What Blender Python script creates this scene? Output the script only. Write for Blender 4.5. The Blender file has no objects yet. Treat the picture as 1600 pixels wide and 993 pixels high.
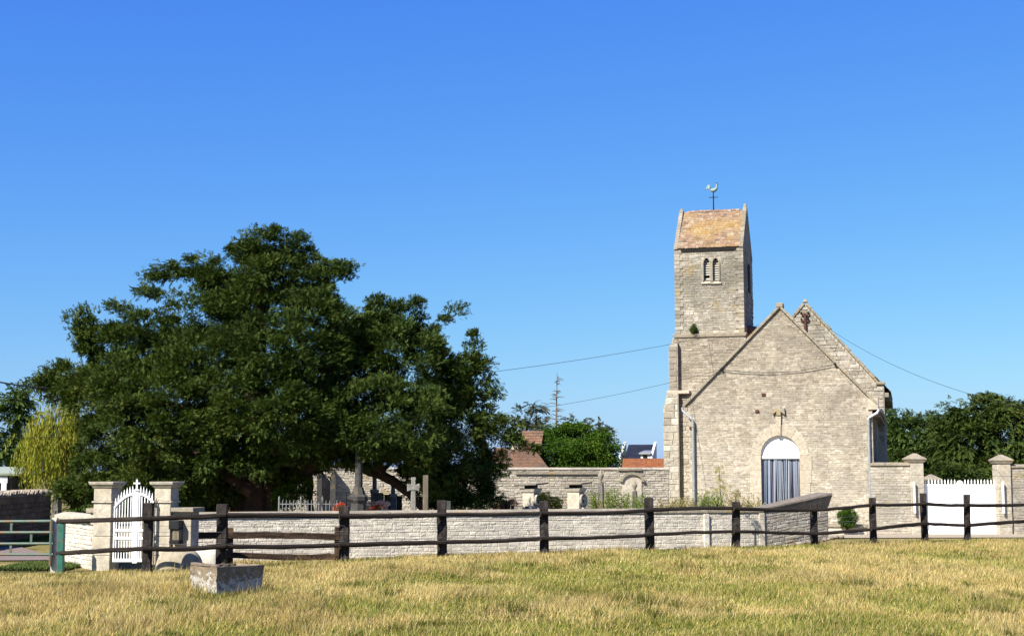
import bpy, bmesh, math, random
import numpy as np
from mathutils import Vector, Matrix

random.seed(7)
rng = np.random.default_rng(7)
PI = math.pi
R = math.radians
SC = bpy.context.scene
COL = SC.collection

# ------------------------------------------------------------------ camera, sky, sun, exposure
FPX = 2222.2                       # focal length in pixels of the 1600 px wide photograph (50 mm)
TILT = math.atan(238.5 / FPX)      # the horizon lies 238.5 px below the middle
EYE = 1.7
cam_d = bpy.data.cameras.new('camera')
cam_d.lens = 50.0
cam_d.sensor_width = 36.0
cam_d.clip_end = 6000
cam = bpy.data.objects.new('camera', cam_d)
COL.objects.link(cam)
cam.location = (0, 0, EYE)
cam.rotation_euler = (PI / 2 + TILT, 0, 0)
SC.camera = cam

SUN_AZ = R(42)     # sun stands behind the camera, this far round to the left
SUN_EL = R(43)
to_sun = Vector((-math.sin(SUN_AZ) * math.cos(SUN_EL), -math.cos(SUN_AZ) * math.cos(SUN_EL), math.sin(SUN_EL)))
sun_d = bpy.data.lights.new('sun', 'SUN')
sun_d.energy = 5.0
sun_d.angle = R(0.5)
sun_d.color = (1.0, 0.95, 0.86)
sun = bpy.data.objects.new('sun', sun_d)
COL.objects.link(sun)
sun.rotation_euler = to_sun.to_track_quat('Z', 'Y').to_euler()

wd = bpy.data.worlds.new('World')
SC.world = wd
wd.use_nodes = True
nt = wd.node_tree
bg = nt.nodes['Background']
sky = nt.nodes.new('ShaderNodeTexSky')
sky.sky_type = 'NISHITA'
sky.sun_disc = False
sky.sun_elevation = SUN_EL
sky.sun_rotation = math.atan2(to_sun.x, to_sun.y)
sky.altitude = 0
sky.air_density = 1.0
sky.dust_density = 0.5
sky.ozone_density = 3.0
# the camera's colour response, the same for the whole sky
EXPOSURE = 1.25
SKY_STRENGTH = 0.1
sep = nt.nodes.new('ShaderNodeSeparateColor')
comb = nt.nodes.new('ShaderNodeCombineColor')
nt.links.new(sky.outputs[0], sep.inputs[0])
for k, (gain, power) in enumerate(((0.815, 1.25), (0.995, 0.95), (1.067, 0.243))):
    pw = nt.nodes.new('ShaderNodeMath'); pw.operation = 'POWER'
    mu = nt.nodes.new('ShaderNodeMath'); mu.operation = 'MULTIPLY'
    nt.links.new(sep.outputs[k], pw.inputs[0]); pw.inputs[1].default_value = power
    nt.links.new(pw.outputs[0], mu.inputs[0]); mu.inputs[1].default_value = gain * SKY_STRENGTH ** power / 2 ** EXPOSURE / SKY_STRENGTH
    nt.links.new(mu.outputs[0], comb.inputs[k])
nt.links.new(comb.outputs[0], bg.inputs[0])
bg.inputs[1].default_value = SKY_STRENGTH

SC.view_settings.view_transform = 'Standard'
SC.view_settings.look = 'None'
SC.view_settings.exposure = EXPOSURE
SC.view_settings.gamma = 1.0

# ------------------------------------------------------------------ from the photograph's pixels to places
CT, ST = math.cos(TILT), math.sin(TILT)
def ray(px, py):
    u, v = (px - 800) / FPX, (496.5 - py) / FPX
    return Vector((u, CT - v * ST, ST + v * CT))
def W(px, py, Y):
    d = ray(px, py)
    s = Y / d.y
    return Vector((d.x * s, Y, EYE + d.z * s))
def XatY(px, Y):
    return W(px, 790, Y).x

def sm(x, a, b):
    t = np.clip((x - a) / (b - a), 0, 1)
    return t * t * (3 - 2 * t)
_tab = np.random.default_rng(3).random((256, 256))
def vnoise(x, y):
    x = np.asarray(x, float); y = np.asarray(y, float)
    xi = np.floor(x).astype(int); yi = np.floor(y).astype(int)
    fx = x - xi; fy = y - yi
    fx = fx * fx * (3 - 2 * fx); fy = fy * fy * (3 - 2 * fy)
    g = lambda a, b: _tab[a % 256, b % 256]
    return (g(xi, yi) * (1 - fx) + g(xi + 1, yi) * fx) * (1 - fy) + (g(xi, yi + 1) * (1 - fx) + g(xi + 1, yi + 1) * fx) * fy
def fence_y(x):
    return 27.5 + 0.497 * (x + 5.6)
def ground_z(x, y):
    x = np.asarray(x, float); y = np.asarray(y, float)
    d = y - fence_y(np.clip(x, -12, 14))
    field = 0.07 * (vnoise(x * 0.35 + 9, y * 0.3) - 0.5) + 0.05 * (vnoise(x * 1.1, y * 1.1 + 5) - 0.5)
    right = sm(x, 6.6, 8.2)
    left_dip = -0.28 * sm(d, 0.2, 2.0)
    right_dip = -0.76 * np.clip((y - 36) / 20, 0, 1)
    field = field - 0.07 * sm(d, -5, 0) - 0.15 * sm(-x, 2.0, 7.0) * sm(y, 19, 26)
    lane = -0.06 * sm(y, 30, 36) * sm(-x, 8, 11)
    return field * (1 - sm(d, 0.5, 2)) + left_dip * (1 - right) + right_dip * right + lane
def gz(x, y):
    return float(ground_z(x, y))

# ------------------------------------------------------------------ materials
ALB = 0.7      # tones measured on sunlit surfaces -> base colours
def dim(c, k=None):
    return tuple(v * (ALB if k is None else k) for v in c)
def new_mat(name):
    m = bpy.data.materials.new(name)
    m.use_nodes = True
    t = m.node_tree
    return m, t, t.nodes['Principled BSDF']
def nd(t, kind, **kw):
    n = t.nodes.new(kind)
    for k, v in kw.items():
        setattr(n, k, v)
    return n
def noise(t, scale, detail=4, rough=0.6, vec=None, dist=0.0):
    n = nd(t, 'ShaderNodeTexNoise')
    n.inputs['Scale'].default_value = scale
    n.inputs['Detail'].default_value = detail
    n.inputs['Roughness'].default_value = rough
    n.inputs['Distortion'].default_value = dist
    if vec is None:
        vec = nd(t, 'ShaderNodeNewGeometry').outputs['Position']
    t.links.new(vec, n.inputs['Vector'])
    return n.outputs['Fac']
def ramp(t, fac, stops):
    r = nd(t, 'ShaderNodeValToRGB')
    e = r.color_ramp.elements
    while len(e) < len(stops):
        e.new(0.5)
    for k, (p, c) in enumerate(stops):
        e[k].position = p
        e[k].color = (*c, 1) if len(c) == 3 else c
    t.links.new(fac, r.inputs[0])
    return r.outputs[0]
def mix(t, fac, a, b, blend='MIX'):
    n = nd(t, 'ShaderNodeMix', data_type='RGBA', blend_type=blend)
    for s, v in ((0, fac), (6, a), (7, b)):
        if hasattr(v, 'links') or hasattr(v, 'is_linked'):
            t.links.new(v, n.inputs[s])
        elif s == 0:
            n.inputs[0].default_value = v
        else:
            n.inputs[s].default_value = (*v, 1)
    return n.outputs[2]
def bump(t, p, h, strength=0.4, dist=0.02):
    b = nd(t, 'ShaderNodeBump')
    b.inputs['Strength'].default_value = strength
    b.inputs['Distance'].default_value = dist
    t.links.new(h, b.inputs['Height'])
    t.links.new(b.outputs[0], p.inputs['Normal'])
def g3(v):
    return (v, v, v)
def stone_mat(name, cols, stain=(0.2, 0.185, 0.16), amt=0.6, s_scale=0.8, lichen=0.0, lichen_col=(0.42, 0.27, 0.05), spots=0.3, alb=None, grey=None):
    cols = [dim(c, alb) for c in cols]; stain = dim(stain, alb); lichen_col = dim(lichen_col, alb)
    m, t, p = new_mat(name)
    a = nd(t, 'ShaderNodeAttribute', attribute_name='tint').outputs['Fac']
    n = len(cols)
    c = ramp(t, a, [(k / (n - 1), cols[k]) for k in range(n)])
    f = noise(t, 9, 5, 0.7)
    c = mix(t, 1.0, c, ramp(t, f, [(0.3, g3(0.6)), (0.7, g3(1.16))]), 'MULTIPLY')
    big = noise(t, s_scale, 5, 0.62)
    c = mix(t, ramp(t, big, [(0.45, g3(0)), (0.68, g3(amt))]), c, stain)
    if spots:
        sp = noise(t, 5.5, 6, 0.75)
        c = mix(t, ramp(t, sp, [(0.56, g3(0)), (0.66, g3(spots))]), c, tuple(v * 0.8 for v in stain))
    if grey:
        z0, z1, am, gc = grey
        sx = nd(t, 'ShaderNodeSeparateXYZ'); t.links.new(nd(t, 'ShaderNodeNewGeometry').outputs['Position'], sx.inputs[0])
        mr = nd(t, 'ShaderNodeMapRange'); t.links.new(sx.outputs[2], mr.inputs[0])
        mr.inputs[1].default_value = z0; mr.inputs[2].default_value = z1; mr.inputs[3].default_value = -0.22; mr.inputs[4].default_value = 0.22
        ad = nd(t, 'ShaderNodeMath', operation='ADD'); t.links.new(mr.outputs[0], ad.inputs[0]); t.links.new(noise(t, 0.9, 6, 0.7), ad.inputs[1])
        c = mix(t, 1.0, c, ramp(t, ad.outputs[0], [(0.34, g3(1.0)), (0.55, tuple((1 + v) / 2 for v in gc)), (0.72, gc)]), 'MULTIPLY')
    if lichen:
        ln = noise(t, 1.7, 6, 0.7)
        c = mix(t, ramp(t, ln, [(0.56, g3(0)), (0.66, g3(lichen))]), c, lichen_col)
    t.links.new(c, p.inputs['Base Color'])
    p.inputs['Roughness'].default_value = 0.92
    p.inputs['Specular IOR Level'].default_value = 0.15
    bump(t, p, noise(t, 30, 6, 0.75), 0.55, 0.03)
    return m
def plain_mat(name, col, rough=0.6, var=0.25, scale=6, metal=0.0, b=0.2, dirt=None, dirt_amt=0.5, spec=0.3, alb=None):
    col = dim(col, alb)
    dirt = dim(dirt, alb) if dirt else None
    m, t, p = new_mat(name)
    f = noise(t, scale, 5, 0.65)
    c = mix(t, 1.0, col, ramp(t, f, [(0.3, g3(1 - var)), (0.7, g3(1 + var))]), 'MULTIPLY')
    if dirt:
        c = mix(t, ramp(t, noise(t, scale * 0.45, 6, 0.7), [(0.5, g3(0)), (0.64, g3(dirt_amt))]), c, dirt)
    t.links.new(c, p.inputs['Base Color'])
    p.inputs['Roughness'].default_value = rough
    p.inputs['Metallic'].default_value = metal
    p.inputs['Specular IOR Level'].default_value = spec
    if b:
        bump(t, p, noise(t, scale * 5, 5, 0.7), b, 0.02)
    return m
def leaf_mat(name, stops, trans=0.2, rough=0.65):
    stops = [(p_, dim(c)) for p_, c in stops]
    m, t, p = new_mat(name)
    a = nd(t, 'ShaderNodeAttribute', attribute_name='tint').outputs['Fac']
    c = ramp(t, a, stops)
    t.links.new(c, p.inputs['Base Color'])
    p.inputs['Roughness'].default_value = rough
    p.inputs['Specular IOR Level'].default_value = 0.06
    tr = nd(t, 'ShaderNodeBsdfTranslucent')
    t.links.new(mix(t, 1.0, c, (1.3, 1.5, 0.6), 'MULTIPLY'), tr.inputs[0])
    mx = nd(t, 'ShaderNodeMixShader')
    mx.inputs[0].default_value = trans
    t.links.new(p.outputs[0], mx.inputs[1])
    t.links.new(tr.outputs[0], mx.inputs[2])
    t.links.new(mx.outputs[0], t.nodes['Material Output'].inputs[0])
    return m
def wood_mat(name, dark, light, axis_scale=(3, 30, 30), rust=None):
    dark, light = dim(dark), dim(light)
    rust = dim(rust) if rust else None
    m, t, p = new_mat(name)
    mp = nd(t, 'ShaderNodeMapping')
    mp.inputs['Scale'].default_value = axis_scale
    t.links.new(nd(t, 'ShaderNodeTexCoord').outputs['Object'], mp.inputs[0])
    f = noise(t, 1.0, 6, 0.75, mp.outputs[0])
    c = ramp(t, f, [(0.36, dark), (0.56, tuple((a + b) / 2.6 for a, b in zip(dark, light))), (0.72, light)])
    if rust:
        c = mix(t, ramp(t, noise(t, 4, 5, 0.7), [(0.52, g3(0)), (0.64, g3(0.75))]), c, rust)
    t.links.new(c, p.inputs['Base Color'])
    p.inputs['Roughness'].default_value = 0.9
    p.inputs['Specular IOR Level'].default_value = 0.15
    bump(t, p, f, 0.6, 0.02)
    return m

M = {}
M['gable'] = stone_mat('gable_limestone', [(0.46, 0.39, 0.29), (0.66, 0.58, 0.46), (0.53, 0.46, 0.34), (0.76, 0.68, 0.55), (0.44, 0.38, 0.30), (0.64, 0.56, 0.43)], (0.36, 0.32, 0.26), 0.65, 0.7, 0.0, grey=(-.5, 6.5, 1, (.66, .645, .63)))
M['tower'] = stone_mat('tower_limestone', [(0.42, 0.37, 0.29), (0.58, 0.52, 0.42), (0.46, 0.41, 0.32), (0.72, 0.66, 0.55), (0.38, 0.33, 0.26)], (0.24, 0.22, 0.18), 0.7, 0.5, 0.35, grey=(0, 14, 1, (.70, .69, .67)))
M['frontwall'] = stone_mat('whitewashed_rubble', [(0.60, 0.54, 0.44), (0.68, 0.62, 0.51), (0.62, 0.56, 0.46), (0.72, 0.66, 0.55), (0.57, 0.51, 0.42)], (0.40, 0.365, 0.31), 0.85, 0.9, 0.0, spots=0.45, alb=.86)
M['backwall'] = stone_mat('pale_rubble', [(0.46, 0.40, 0.31), (0.58, 0.52, 0.42), (0.52, 0.46, 0.36), (0.64, 0.58, 0.48), (0.44, 0.39, 0.32)], (0.24, 0.22, 0.18), 0.65, 0.6, 0.4, spots=0.5)
M['mortar'] = stone_mat('mortar', [(0.52, 0.46, 0.37), (0.56, 0.50, 0.41)], (0.34, 0.31, 0.25), 0.5)
M['mortar_white'] = stone_mat('mortar_white', [(0.58, 0.52, 0.43), (0.62, 0.56, 0.46)], (0.40, 0.36, 0.30), 0.5, alb=.9)
M['ashlar'] = stone_mat('honey_ashlar', [(0.57, 0.49, 0.37), (0.60, 0.52, 0.40), (0.55, 0.47, 0.355), (0.61, 0.535, 0.42)], (0.46, 0.40, 0.30), 0.5, 1.3, 0.0, spots=0.12)
M['coping'] = stone_mat('weathered_coping', [(0.36, 0.31, 0.23), (0.42, 0.36, 0.27), (0.33, 0.29, 0.22)], (0.2, 0.18, 0.14), 0.6, 1.2, 0.45)
M['pillar'] = stone_mat('pitted_limestone', [(0.60, 0.53, 0.41), (0.65, 0.58, 0.46), (0.57, 0.50, 0.39)], (0.36, 0.32, 0.25), 0.6, 2.6, 0.15, spots=0.4)
M['grave'] = stone_mat('grave_stone', [(0.29, 0.275, 0.24), (0.36, 0.34, 0.3), (0.27, 0.255, 0.225)], (0.16, 0.15, 0.13), 0.75, 3.5, 0.5)
M['dark_shaded_grave'] = stone_mat('dark_shaded_grave_stone', [(0.07, 0.066, 0.062), (0.1, 0.095, 0.09), (0.06, 0.06, 0.056)], (0.06, 0.058, 0.055), 0.6, 2.0, 0.25)  # dark stone, lowered further to hold the yew's shade on calvary and buttresses
M['grey_grave'] = stone_mat('grey_brown_grave_stone', [(0.17, 0.15, 0.135), (0.21, 0.19, 0.17), (0.15, 0.135, 0.12)], (0.1, 0.09, 0.08), 0.6, 2.5, 0.3)
M['cream'] = stone_mat('cream_plaster', [(0.64, 0.57, 0.45), (0.68, 0.6, 0.48)], (0.5, 0.44, 0.34), 0.4, 1.2, 0, spots=0.1)
M['trough'] = stone_mat('trough_stone', [(0.28, 0.215, 0.14), (0.34, 0.265, 0.175)], (0.12, 0.085, 0.055), 0.85, 3.0, 0.0, spots=0.6)
# white lichen on the foot of the trough
_t = M['trough'].node_tree
_p = _t.nodes['Principled BSDF']
_src = _p.inputs['Base Color'].links[0].from_socket
_sx = nd(_t, 'ShaderNodeSeparateXYZ'); _t.links.new(nd(_t, 'ShaderNodeNewGeometry').outputs['Position'], _sx.inputs[0])
_ma = nd(_t, 'ShaderNodeMath', operation='MULTIPLY_ADD'); _t.links.new(_sx.outputs[2], _ma.inputs[0]); _ma.inputs[1].default_value = -0.55
_t.links.new(noise(_t, 12, 6, 0.8), _ma.inputs[2])
_t.links.new(mix(_t, ramp(_t, _ma.outputs[0], [(0.37, g3(0)), (0.43, g3(0.85))]), _src, (0.42, 0.405, 0.37)), _p.inputs['Base Color'])
M['rooftile'] = stone_mat('lichened_clay_tile', [(0.29, 0.18, 0.12), (0.38, 0.25, 0.17), (0.34, 0.22, 0.15), (0.45, 0.35, 0.25), (0.18, 0.115, 0.085), (0.52, 0.43, 0.33)], (0.40, 0.25, 0.075), 0.8, 0.7, 0.5, (0.5, 0.43, 0.3), 0.25)
M['redtile'] = stone_mat('red_clay_tile', [(0.22, 0.115, 0.07), (0.28, 0.155, 0.095), (0.24, 0.14, 0.09), (0.19, 0.105, 0.07)], (0.13, 0.1, 0.075), 0.85, 1.0, 0.25)
M['orangetile'] = stone_mat('orange_clay_tile', [(0.36, 0.13, 0.055), (0.42, 0.16, 0.065), (0.28, 0.11, 0.06)], (0.4, 0.2, 0.1), 0.4, 1.0)
M['slate'] = plain_mat('blue_slate', (0.022, 0.024, 0.034), 0.55, 0.3, 3)
M['white'] = plain_mat('white_paint', (0.8, 0.8, 0.79), 0.4, 0.04, 3, b=0.05, dirt=(0.6, 0.57, 0.5), dirt_amt=0.15, alb=1)
M['lunette'] = plain_mat('white_board', (0.8, 0.79, 0.77), 0.5, 0.03, 2, b=0.03, alb=1)
M['render_white'] = plain_mat('white_render', (0.72, 0.7, 0.66), 0.8, 0.08, 2)
M['fence'] = wood_mat('dark_creosoted_wood', (0.009, 0.007, 0.006), (0.11, 0.09, 0.08), (14, 14, 2.5))
M['rail'] = wood_mat('dark_creosoted_rail', (0.01, 0.0075, 0.006), (0.095, 0.072, 0.058), (1.2, 25, 25))
M['beam'] = wood_mat('weathered_beam', (0.02, 0.013, 0.009), (0.13, 0.08, 0.05), (1.5, 22, 22), (0.16, 0.09, 0.05))
M['greywood'] = wood_mat('grey_weathered_wood', (0.12, 0.1, 0.07), (0.34, 0.29, 0.2), (14, 14, 2))
M['wire'] = plain_mat('wire', (0.03, 0.035, 0.035), 0.5, 0.1, 3, 0.3, 0)
M['fencewire'] = plain_mat('galvanised_wire', (0.35, 0.36, 0.36), 0.45, 0.1, 3, 0.6, 0)
M['rust'] = plain_mat('rusty_iron', (0.12, 0.04, 0.025), 0.75, 0.3, 8, 0.3)
M['iron'] = plain_mat('grey_iron', (0.25, 0.255, 0.26), 0.6, 0.2, 8, 0.3)
M['blackiron'] = plain_mat('black_iron', (0.02, 0.02, 0.022), 0.6, 0.2, 8, 0.4)
M['zinc'] = plain_mat('zinc', (0.5, 0.5, 0.49), 0.45, 0.12, 6, 0.6, 0.05)
M['greenmetal'] = plain_mat('green_paint_rusting', (0.03, 0.15, 0.11), 0.5, 0.2, 10, 0.1, 0.15, (0.22, 0.12, 0.05), 0.35)
M['rustygreen'] = plain_mat('pale_green_paint_rusting', (0.10, 0.15, 0.115), 0.55, 0.2, 14, 0.1, 0.2, (0.22, 0.1, 0.035), 0.95)
M['copper'] = plain_mat('verdigris', (0.24, 0.33, 0.31), 0.6, 0.25, 12, 0.1)
M['glassdark'] = plain_mat('dark_glass', (0.015, 0.018, 0.02), 0.08, 0.1, 3, 0, 0, spec=0.5)
M['dark'] = plain_mat('dark_interior', (0.012, 0.011, 0.011), 0.9, 0.2, 3, 0, 0)
M['slat'] = plain_mat('weathered_louvre', (0.62, 0.58, 0.5), 0.7, 0.15, 8)
M['bark'] = plain_mat('red_brown_bark', (0.065, 0.036, 0.025), 0.9, 0.4, 5, 0, 0.8)
M['greybark'] = plain_mat('grey_bark', (0.17, 0.15, 0.125), 0.9, 0.3, 6, 0, 0.5)
M['brownstone'] = stone_mat('brown_rubble', [(0.2, 0.15, 0.11), (0.28, 0.22, 0.17), (0.24, 0.19, 0.15), (0.34, 0.28, 0.22)], (0.14, 0.1, 0.08), 0.5, 1.5)
M['palerubble'] = stone_mat('pale_cope_stone', [(0.42, 0.37, 0.3), (0.5, 0.44, 0.36), (0.34, 0.29, 0.23), (0.46, 0.36, 0.27)], (0.25, 0.2, 0.15), 0.5, 2.5)
M['pot_black'] = plain_mat('black_pot', (0.015, 0.015, 0.017), 0.25, 0.1, 4, 0, 0)
M['pot_white'] = plain_mat('white_pot', (0.7, 0.68, 0.64), 0.4, 0.1, 4, 0, 0)
M['pot_blue'] = plain_mat('blue_pot', (0.08, 0.13, 0.35), 0.4, 0.1, 4, 0, 0)
M['fl_red'] = leaf_mat('red_petals', [(0, (0.6, 0.02, 0.015)), (1, (0.7, 0.08, 0.04))], 0.2)
M['fl_pink'] = leaf_mat('pink_petals', [(0, (0.85, 0.2, 0.4)), (0.6, (1.0, 0.6, 0.6)), (1, (1.0, 0.97, 0.9))], 0.2)
M['fl_yellow'] = leaf_mat('yellow_petals', [(0, (0.6, 0.45, 0.03)), (0.6, (0.5, 0.42, 0.05)), (1, (0.25, 0.2, 0.03))], 0.25)
M['yew'] = leaf_mat('yew_needles', [(0, (0.021, 0.037, 0.008)), (0.35, (0.045, 0.072, 0.014)), (0.7, (0.074, 0.106, 0.02)), (0.93, (0.11, 0.132, 0.026)), (1, (0.17, 0.12, 0.035))], 0.14, 0.6)
M['conifer'] = leaf_mat('conifer_needles', [(0, (0.035, 0.06, 0.015)), (0.6, (0.075, 0.12, 0.026)), (1, (0.12, 0.16, 0.035))], 0.15)
M['oldconifer'] = leaf_mat('greyish_conifer_needles', [(0, (0.05, 0.06, 0.035)), (0.6, (0.09, 0.1, 0.06)), (1, (0.13, 0.125, 0.08))], 0.15)
M['leaf'] = leaf_mat('broad_leaves', [(0, (0.03, 0.07, 0.008)), (0.6, (0.065, 0.13, 0.014)), (1, (0.13, 0.18, 0.02))], 0.22)
M['willow'] = leaf_mat('willow_leaves', [(0, (0.15, 0.18, 0.02)), (0.6, (0.29, 0.30, 0.035)), (1, (0.42, 0.31, 0.05))], 0.25)
M['weed'] = leaf_mat('weed_leaves', [(0, (0.09, 0.15, 0.02)), (0.6, (0.17, 0.24, 0.035)), (1, (0.3, 0.3, 0.07))], 0.25)
M['yellowleaf'] = leaf_mat('yellowed_leaves', [(0, (0.24, 0.24, 0.04)), (0.6, (0.4, 0.36, 0.07)), (1, (0.5, 0.4, 0.12))], 0.25)
M['dryweed'] = leaf_mat('dry_weed', [(0, (0.25, 0.2, 0.08)), (0.6, (0.36, 0.3, 0.13)), (1, (0.2, 0.22, 0.05))], 0.25)

# ------------------------------------------------------------------ mesh helpers
class MB:
    def __init__(self):
        self.v, self.f, self.t, self.M = [], [], [], None
    def add(self, vs, fs, tint=None):
        b = len(self.v)
        if tint is None:
            tint = random.random()
        for p in vs:
            p = Vector(p)
            self.v.append(self.M @ p if self.M else p)
            self.t.append(tint)
        for f in fs:
            self.f.append([i + b for i in f])
        return self
    def hexa(self, p, tint=None):     # 0-3 lower ring, 4-7 upper ring
        return self.add(p, [(3, 2, 1, 0), (4, 5, 6, 7), (0, 1, 5, 4), (1, 2, 6, 5), (2, 3, 7, 6), (3, 0, 4, 7)], tint)
    def box(self, x0, x1, y0, y1, z0, z1, tint=None):
        return self.hexa([(x0, y0, z0), (x1, y0, z0), (x1, y1, z0), (x0, y1, z0), (x0, y0, z1), (x1, y0, z1), (x1, y1, z1), (x0, y1, z1)], tint)
    def frus(self, a, b, z0, z1, tint=None):   # a, b = (x0, x1, y0, y1) below and above
        return self.hexa([(a[0], a[2], z0), (a[1], a[2], z0), (a[1], a[3], z0), (a[0], a[3], z0), (b[0], b[2], z1), (b[1], b[2], z1), (b[1], b[3], z1), (b[0], b[3], z1)], tint)
    def ext(self, poly, y0, y1, tint=None):    # polygon in x, z pushed through y
        n = len(poly)
        vs = [(x, y0, z) for x, z in poly] + [(x, y1, z) for x, z in poly]
        fs = [tuple(range(n)), tuple(range(2 * n - 1, n - 1, -1))]
        fs += [(k, k + n, (k + 1) % n + n, (k + 1) % n) for k in range(n)]
        return self.add(vs, fs, tint)
    def tube(self, pts, rads, n=6, tint=None, cap=True):
        pts = [Vector(p) for p in pts]
        if not hasattr(rads, '__len__'):
            rads = [rads] * len(pts)
        vs, fs = [], []
        ref = None
        for k, p in enumerate(pts):
            d = (pts[min(k + 1, len(pts) - 1)] - pts[max(k - 1, 0)])
            d = d.normalized() if d.length > 0 else Vector((0, 0, 1))
            if ref is None:
                ref = Vector((1, 0, 0)) if abs(d.x) < 0.8 else Vector((0, 1, 0))
            a = d.cross(ref).normalized()
            b = d.cross(a)
            ref = -b if False else ref
            for j in range(n):
                w = 2 * PI * j / n
                vs.append(p + (a * math.cos(w) + b * math.sin(w)) * rads[k])
        for k in range(len(pts) - 1):
            for j in range(n):
                fs.append((k * n + j, k * n + (j + 1) % n, (k + 1) * n + (j + 1) % n, (k + 1) * n + j))
        if cap:
            fs.append(tuple(range(n - 1, -1, -1)))
            fs.append(tuple(range((len(pts) - 1) * n, len(pts) * n)))
        return self.add(vs, fs, tint)
    def lathe(self, prof, cx=0, cy=0, n=16, tint=None, sx=1, sy=1):
        vs, fs = [], []
        for r, z in prof:
            for j in range(n):
                w = 2 * PI * j / n
                vs.append((cx + r * sx * math.cos(w), cy + r * sy * math.sin(w), z))
        for k in range(len(prof) - 1):
            for j in range(n):
                fs.append((k * n + j, k * n + (j + 1) % n, (k + 1) * n + (j + 1) % n, (k + 1) * n + j))
        fs.append(tuple(range(n - 1, -1, -1)))
        fs.append(tuple(range((len(prof) - 1) * n, len(prof) * n)))
        return self.add(vs, fs, tint)
    def build(self, name, mat, parent=None, kind=None, bevel=0, smooth=False, label=None):
        me = bpy.data.meshes.new(name)
        me.from_pydata([tuple(p) for p in self.v], [], self.f)
        a = me.attributes.new('tint', 'FLOAT', 'POINT')
        a.data.foreach_set('value', np.array(self.t, np.float32))
        me.materials.append(mat)
        bm = bmesh.new(); bm.from_mesh(me)
        bmesh.ops.recalc_face_normals(bm, faces=bm.faces)
        bm.to_mesh(me); bm.free()
        if smooth:
            me.polygons.foreach_set('use_smooth', [True] * len(me.polygons))
        o = bpy.data.objects.new(name, me)
        COL.objects.link(o)
        if parent:
            o.parent = parent
        if kind:
            o['kind'] = kind
        if label:
            o['label'] = label
        if bevel:
            b = o.modifiers.new('bevel', 'BEVEL')
            b.width = bevel; b.segments = 2; b.limit_method = 'ANGLE'
        return o

def holed(mb, outer, holes, y0, y1, tint=0.4):
    """wall with openings: loops in x, z, from y0 to y1, every opening with its reveals"""
    bm = bmesh.new()
    loops = []
    for lp in [outer] + holes:
        vs = [bm.verts.new((x, y0, z)) for x, z in lp]
        es = [bm.edges.new((vs[k], vs[(k + 1) % len(vs)])) for k in range(len(vs))]
        loops.append((vs, es))
    bmesh.ops.triangle_fill(bm, use_beauty=True, use_dissolve=False, edges=[e for l in loops for e in l[1]], normal=(0, -1, 0))
    bm.verts.index_update()
    vs = [tuple(v.co) for v in bm.verts]
    fs = [tuple(v.index for v in f.verts) for f in bm.faces]
    n = len(vs)
    fs2 = [tuple(i + n for i in reversed(f)) for f in fs]
    side = []
    for l, _ in loops:
        idx = [v.index for v in l]
        for k in range(len(idx)):
            a, b = idx[k], idx[(k + 1) % len(idx)]
            side.append((a, b, b + n, a + n))
    mb.add(vs + [(x, y1, z) for x, _, z in vs], fs + fs2 + side, tint)
    bm.free()

def thing(name, label, cat, loc=(0, 0, 0), rz=0.0, group=None):
    o = bpy.data.objects.new(name, None)
    COL.objects.link(o)
    o.location = loc
    o.rotation_euler = (0, 0, rz)
    o.empty_display_size = 0.2
    o['label'] = label
    o['category'] = cat
    if group:
        o['group'] = group
    return o
def tag(o, label, cat, group=None):
    o['label'] = label; o['category'] = cat
    if group:
        o['group'] = group
    return o
def dup(root, loc, rz, label, group=None):
    c = root.copy(); COL.objects.link(c)
    c.location = loc; c.rotation_euler = (0, 0, rz); c['label'] = label
    if group:
        c['group'] = group
    for ch in list(root.children):
        d = ch.copy(); COL.objects.link(d); d.parent = c
        for g in ch.children:
            e = g.copy(); COL.objects.link(e); e.parent = d
    return c

def to_local(root, p):
    q = Vector(p) - root.location
    a = -root.rotation_euler[2]
    return Vector((q.x * math.cos(a) - q.y * math.sin(a), q.x * math.sin(a) + q.y * math.cos(a), q.z))
def onp(root, px, py, y=0.0):
    """where the sight line through a pixel meets the thing's own plane at local depth y: local x, z"""
    d = ray(px, py)
    a = root.rotation_euler[2]
    nrm = Vector((-math.sin(a), math.cos(a), 0))
    o = Vector((0, 0, EYE))
    s = ((root.location - o).dot(nrm) + y) / d.dot(nrm)
    q = to_local(root, o + d * s)
    return (q.x, q.z)

def stone(mb, x0, x1, z0, z1, out, shear=None, y=0.0, tint=None):
    """one roughly squared stone: back in the mortar, worn edges, uneven face"""
    j = lambda s: random.uniform(-s, s)
    h = z1 - z0
    e = min(0.015, h * 0.15)
    jit = min(0.012, h * 0.12)
    back = [(x0, y + 0.05, z0), (x1, y + 0.05, z0), (x1, y + 0.05, z1), (x0, y + 0.05, z1)]
    mid = [(p[0] + j(jit), y - out * 0.35, p[2] + j(jit)) for p in back]
    fr = [(x0 + e + j(jit), y - out + j(out * 0.35), z0 + e + j(jit)), (x1 - e + j(jit), y - out + j(out * 0.35), z0 + e + j(jit)),
          (x1 - e + j(jit), y - out + j(out * 0.35), z1 - e + j(jit)), (x0 + e + j(jit), y - out + j(out * 0.35), z1 - e + j(jit))]
    vs = back + mid + fr
    if shear:
        vs = [(p[0], p[1], p[2] + shear(p[0])) for p in vs]
    fs = [(8, 9, 10, 11)]
    for a in (0, 4):
        for k in range(4):
            fs.append((a + k, a + (k + 1) % 4, a + 4 + (k + 1) % 4, a + 4 + k))
    mb.add(vs, fs, tint)

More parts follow.
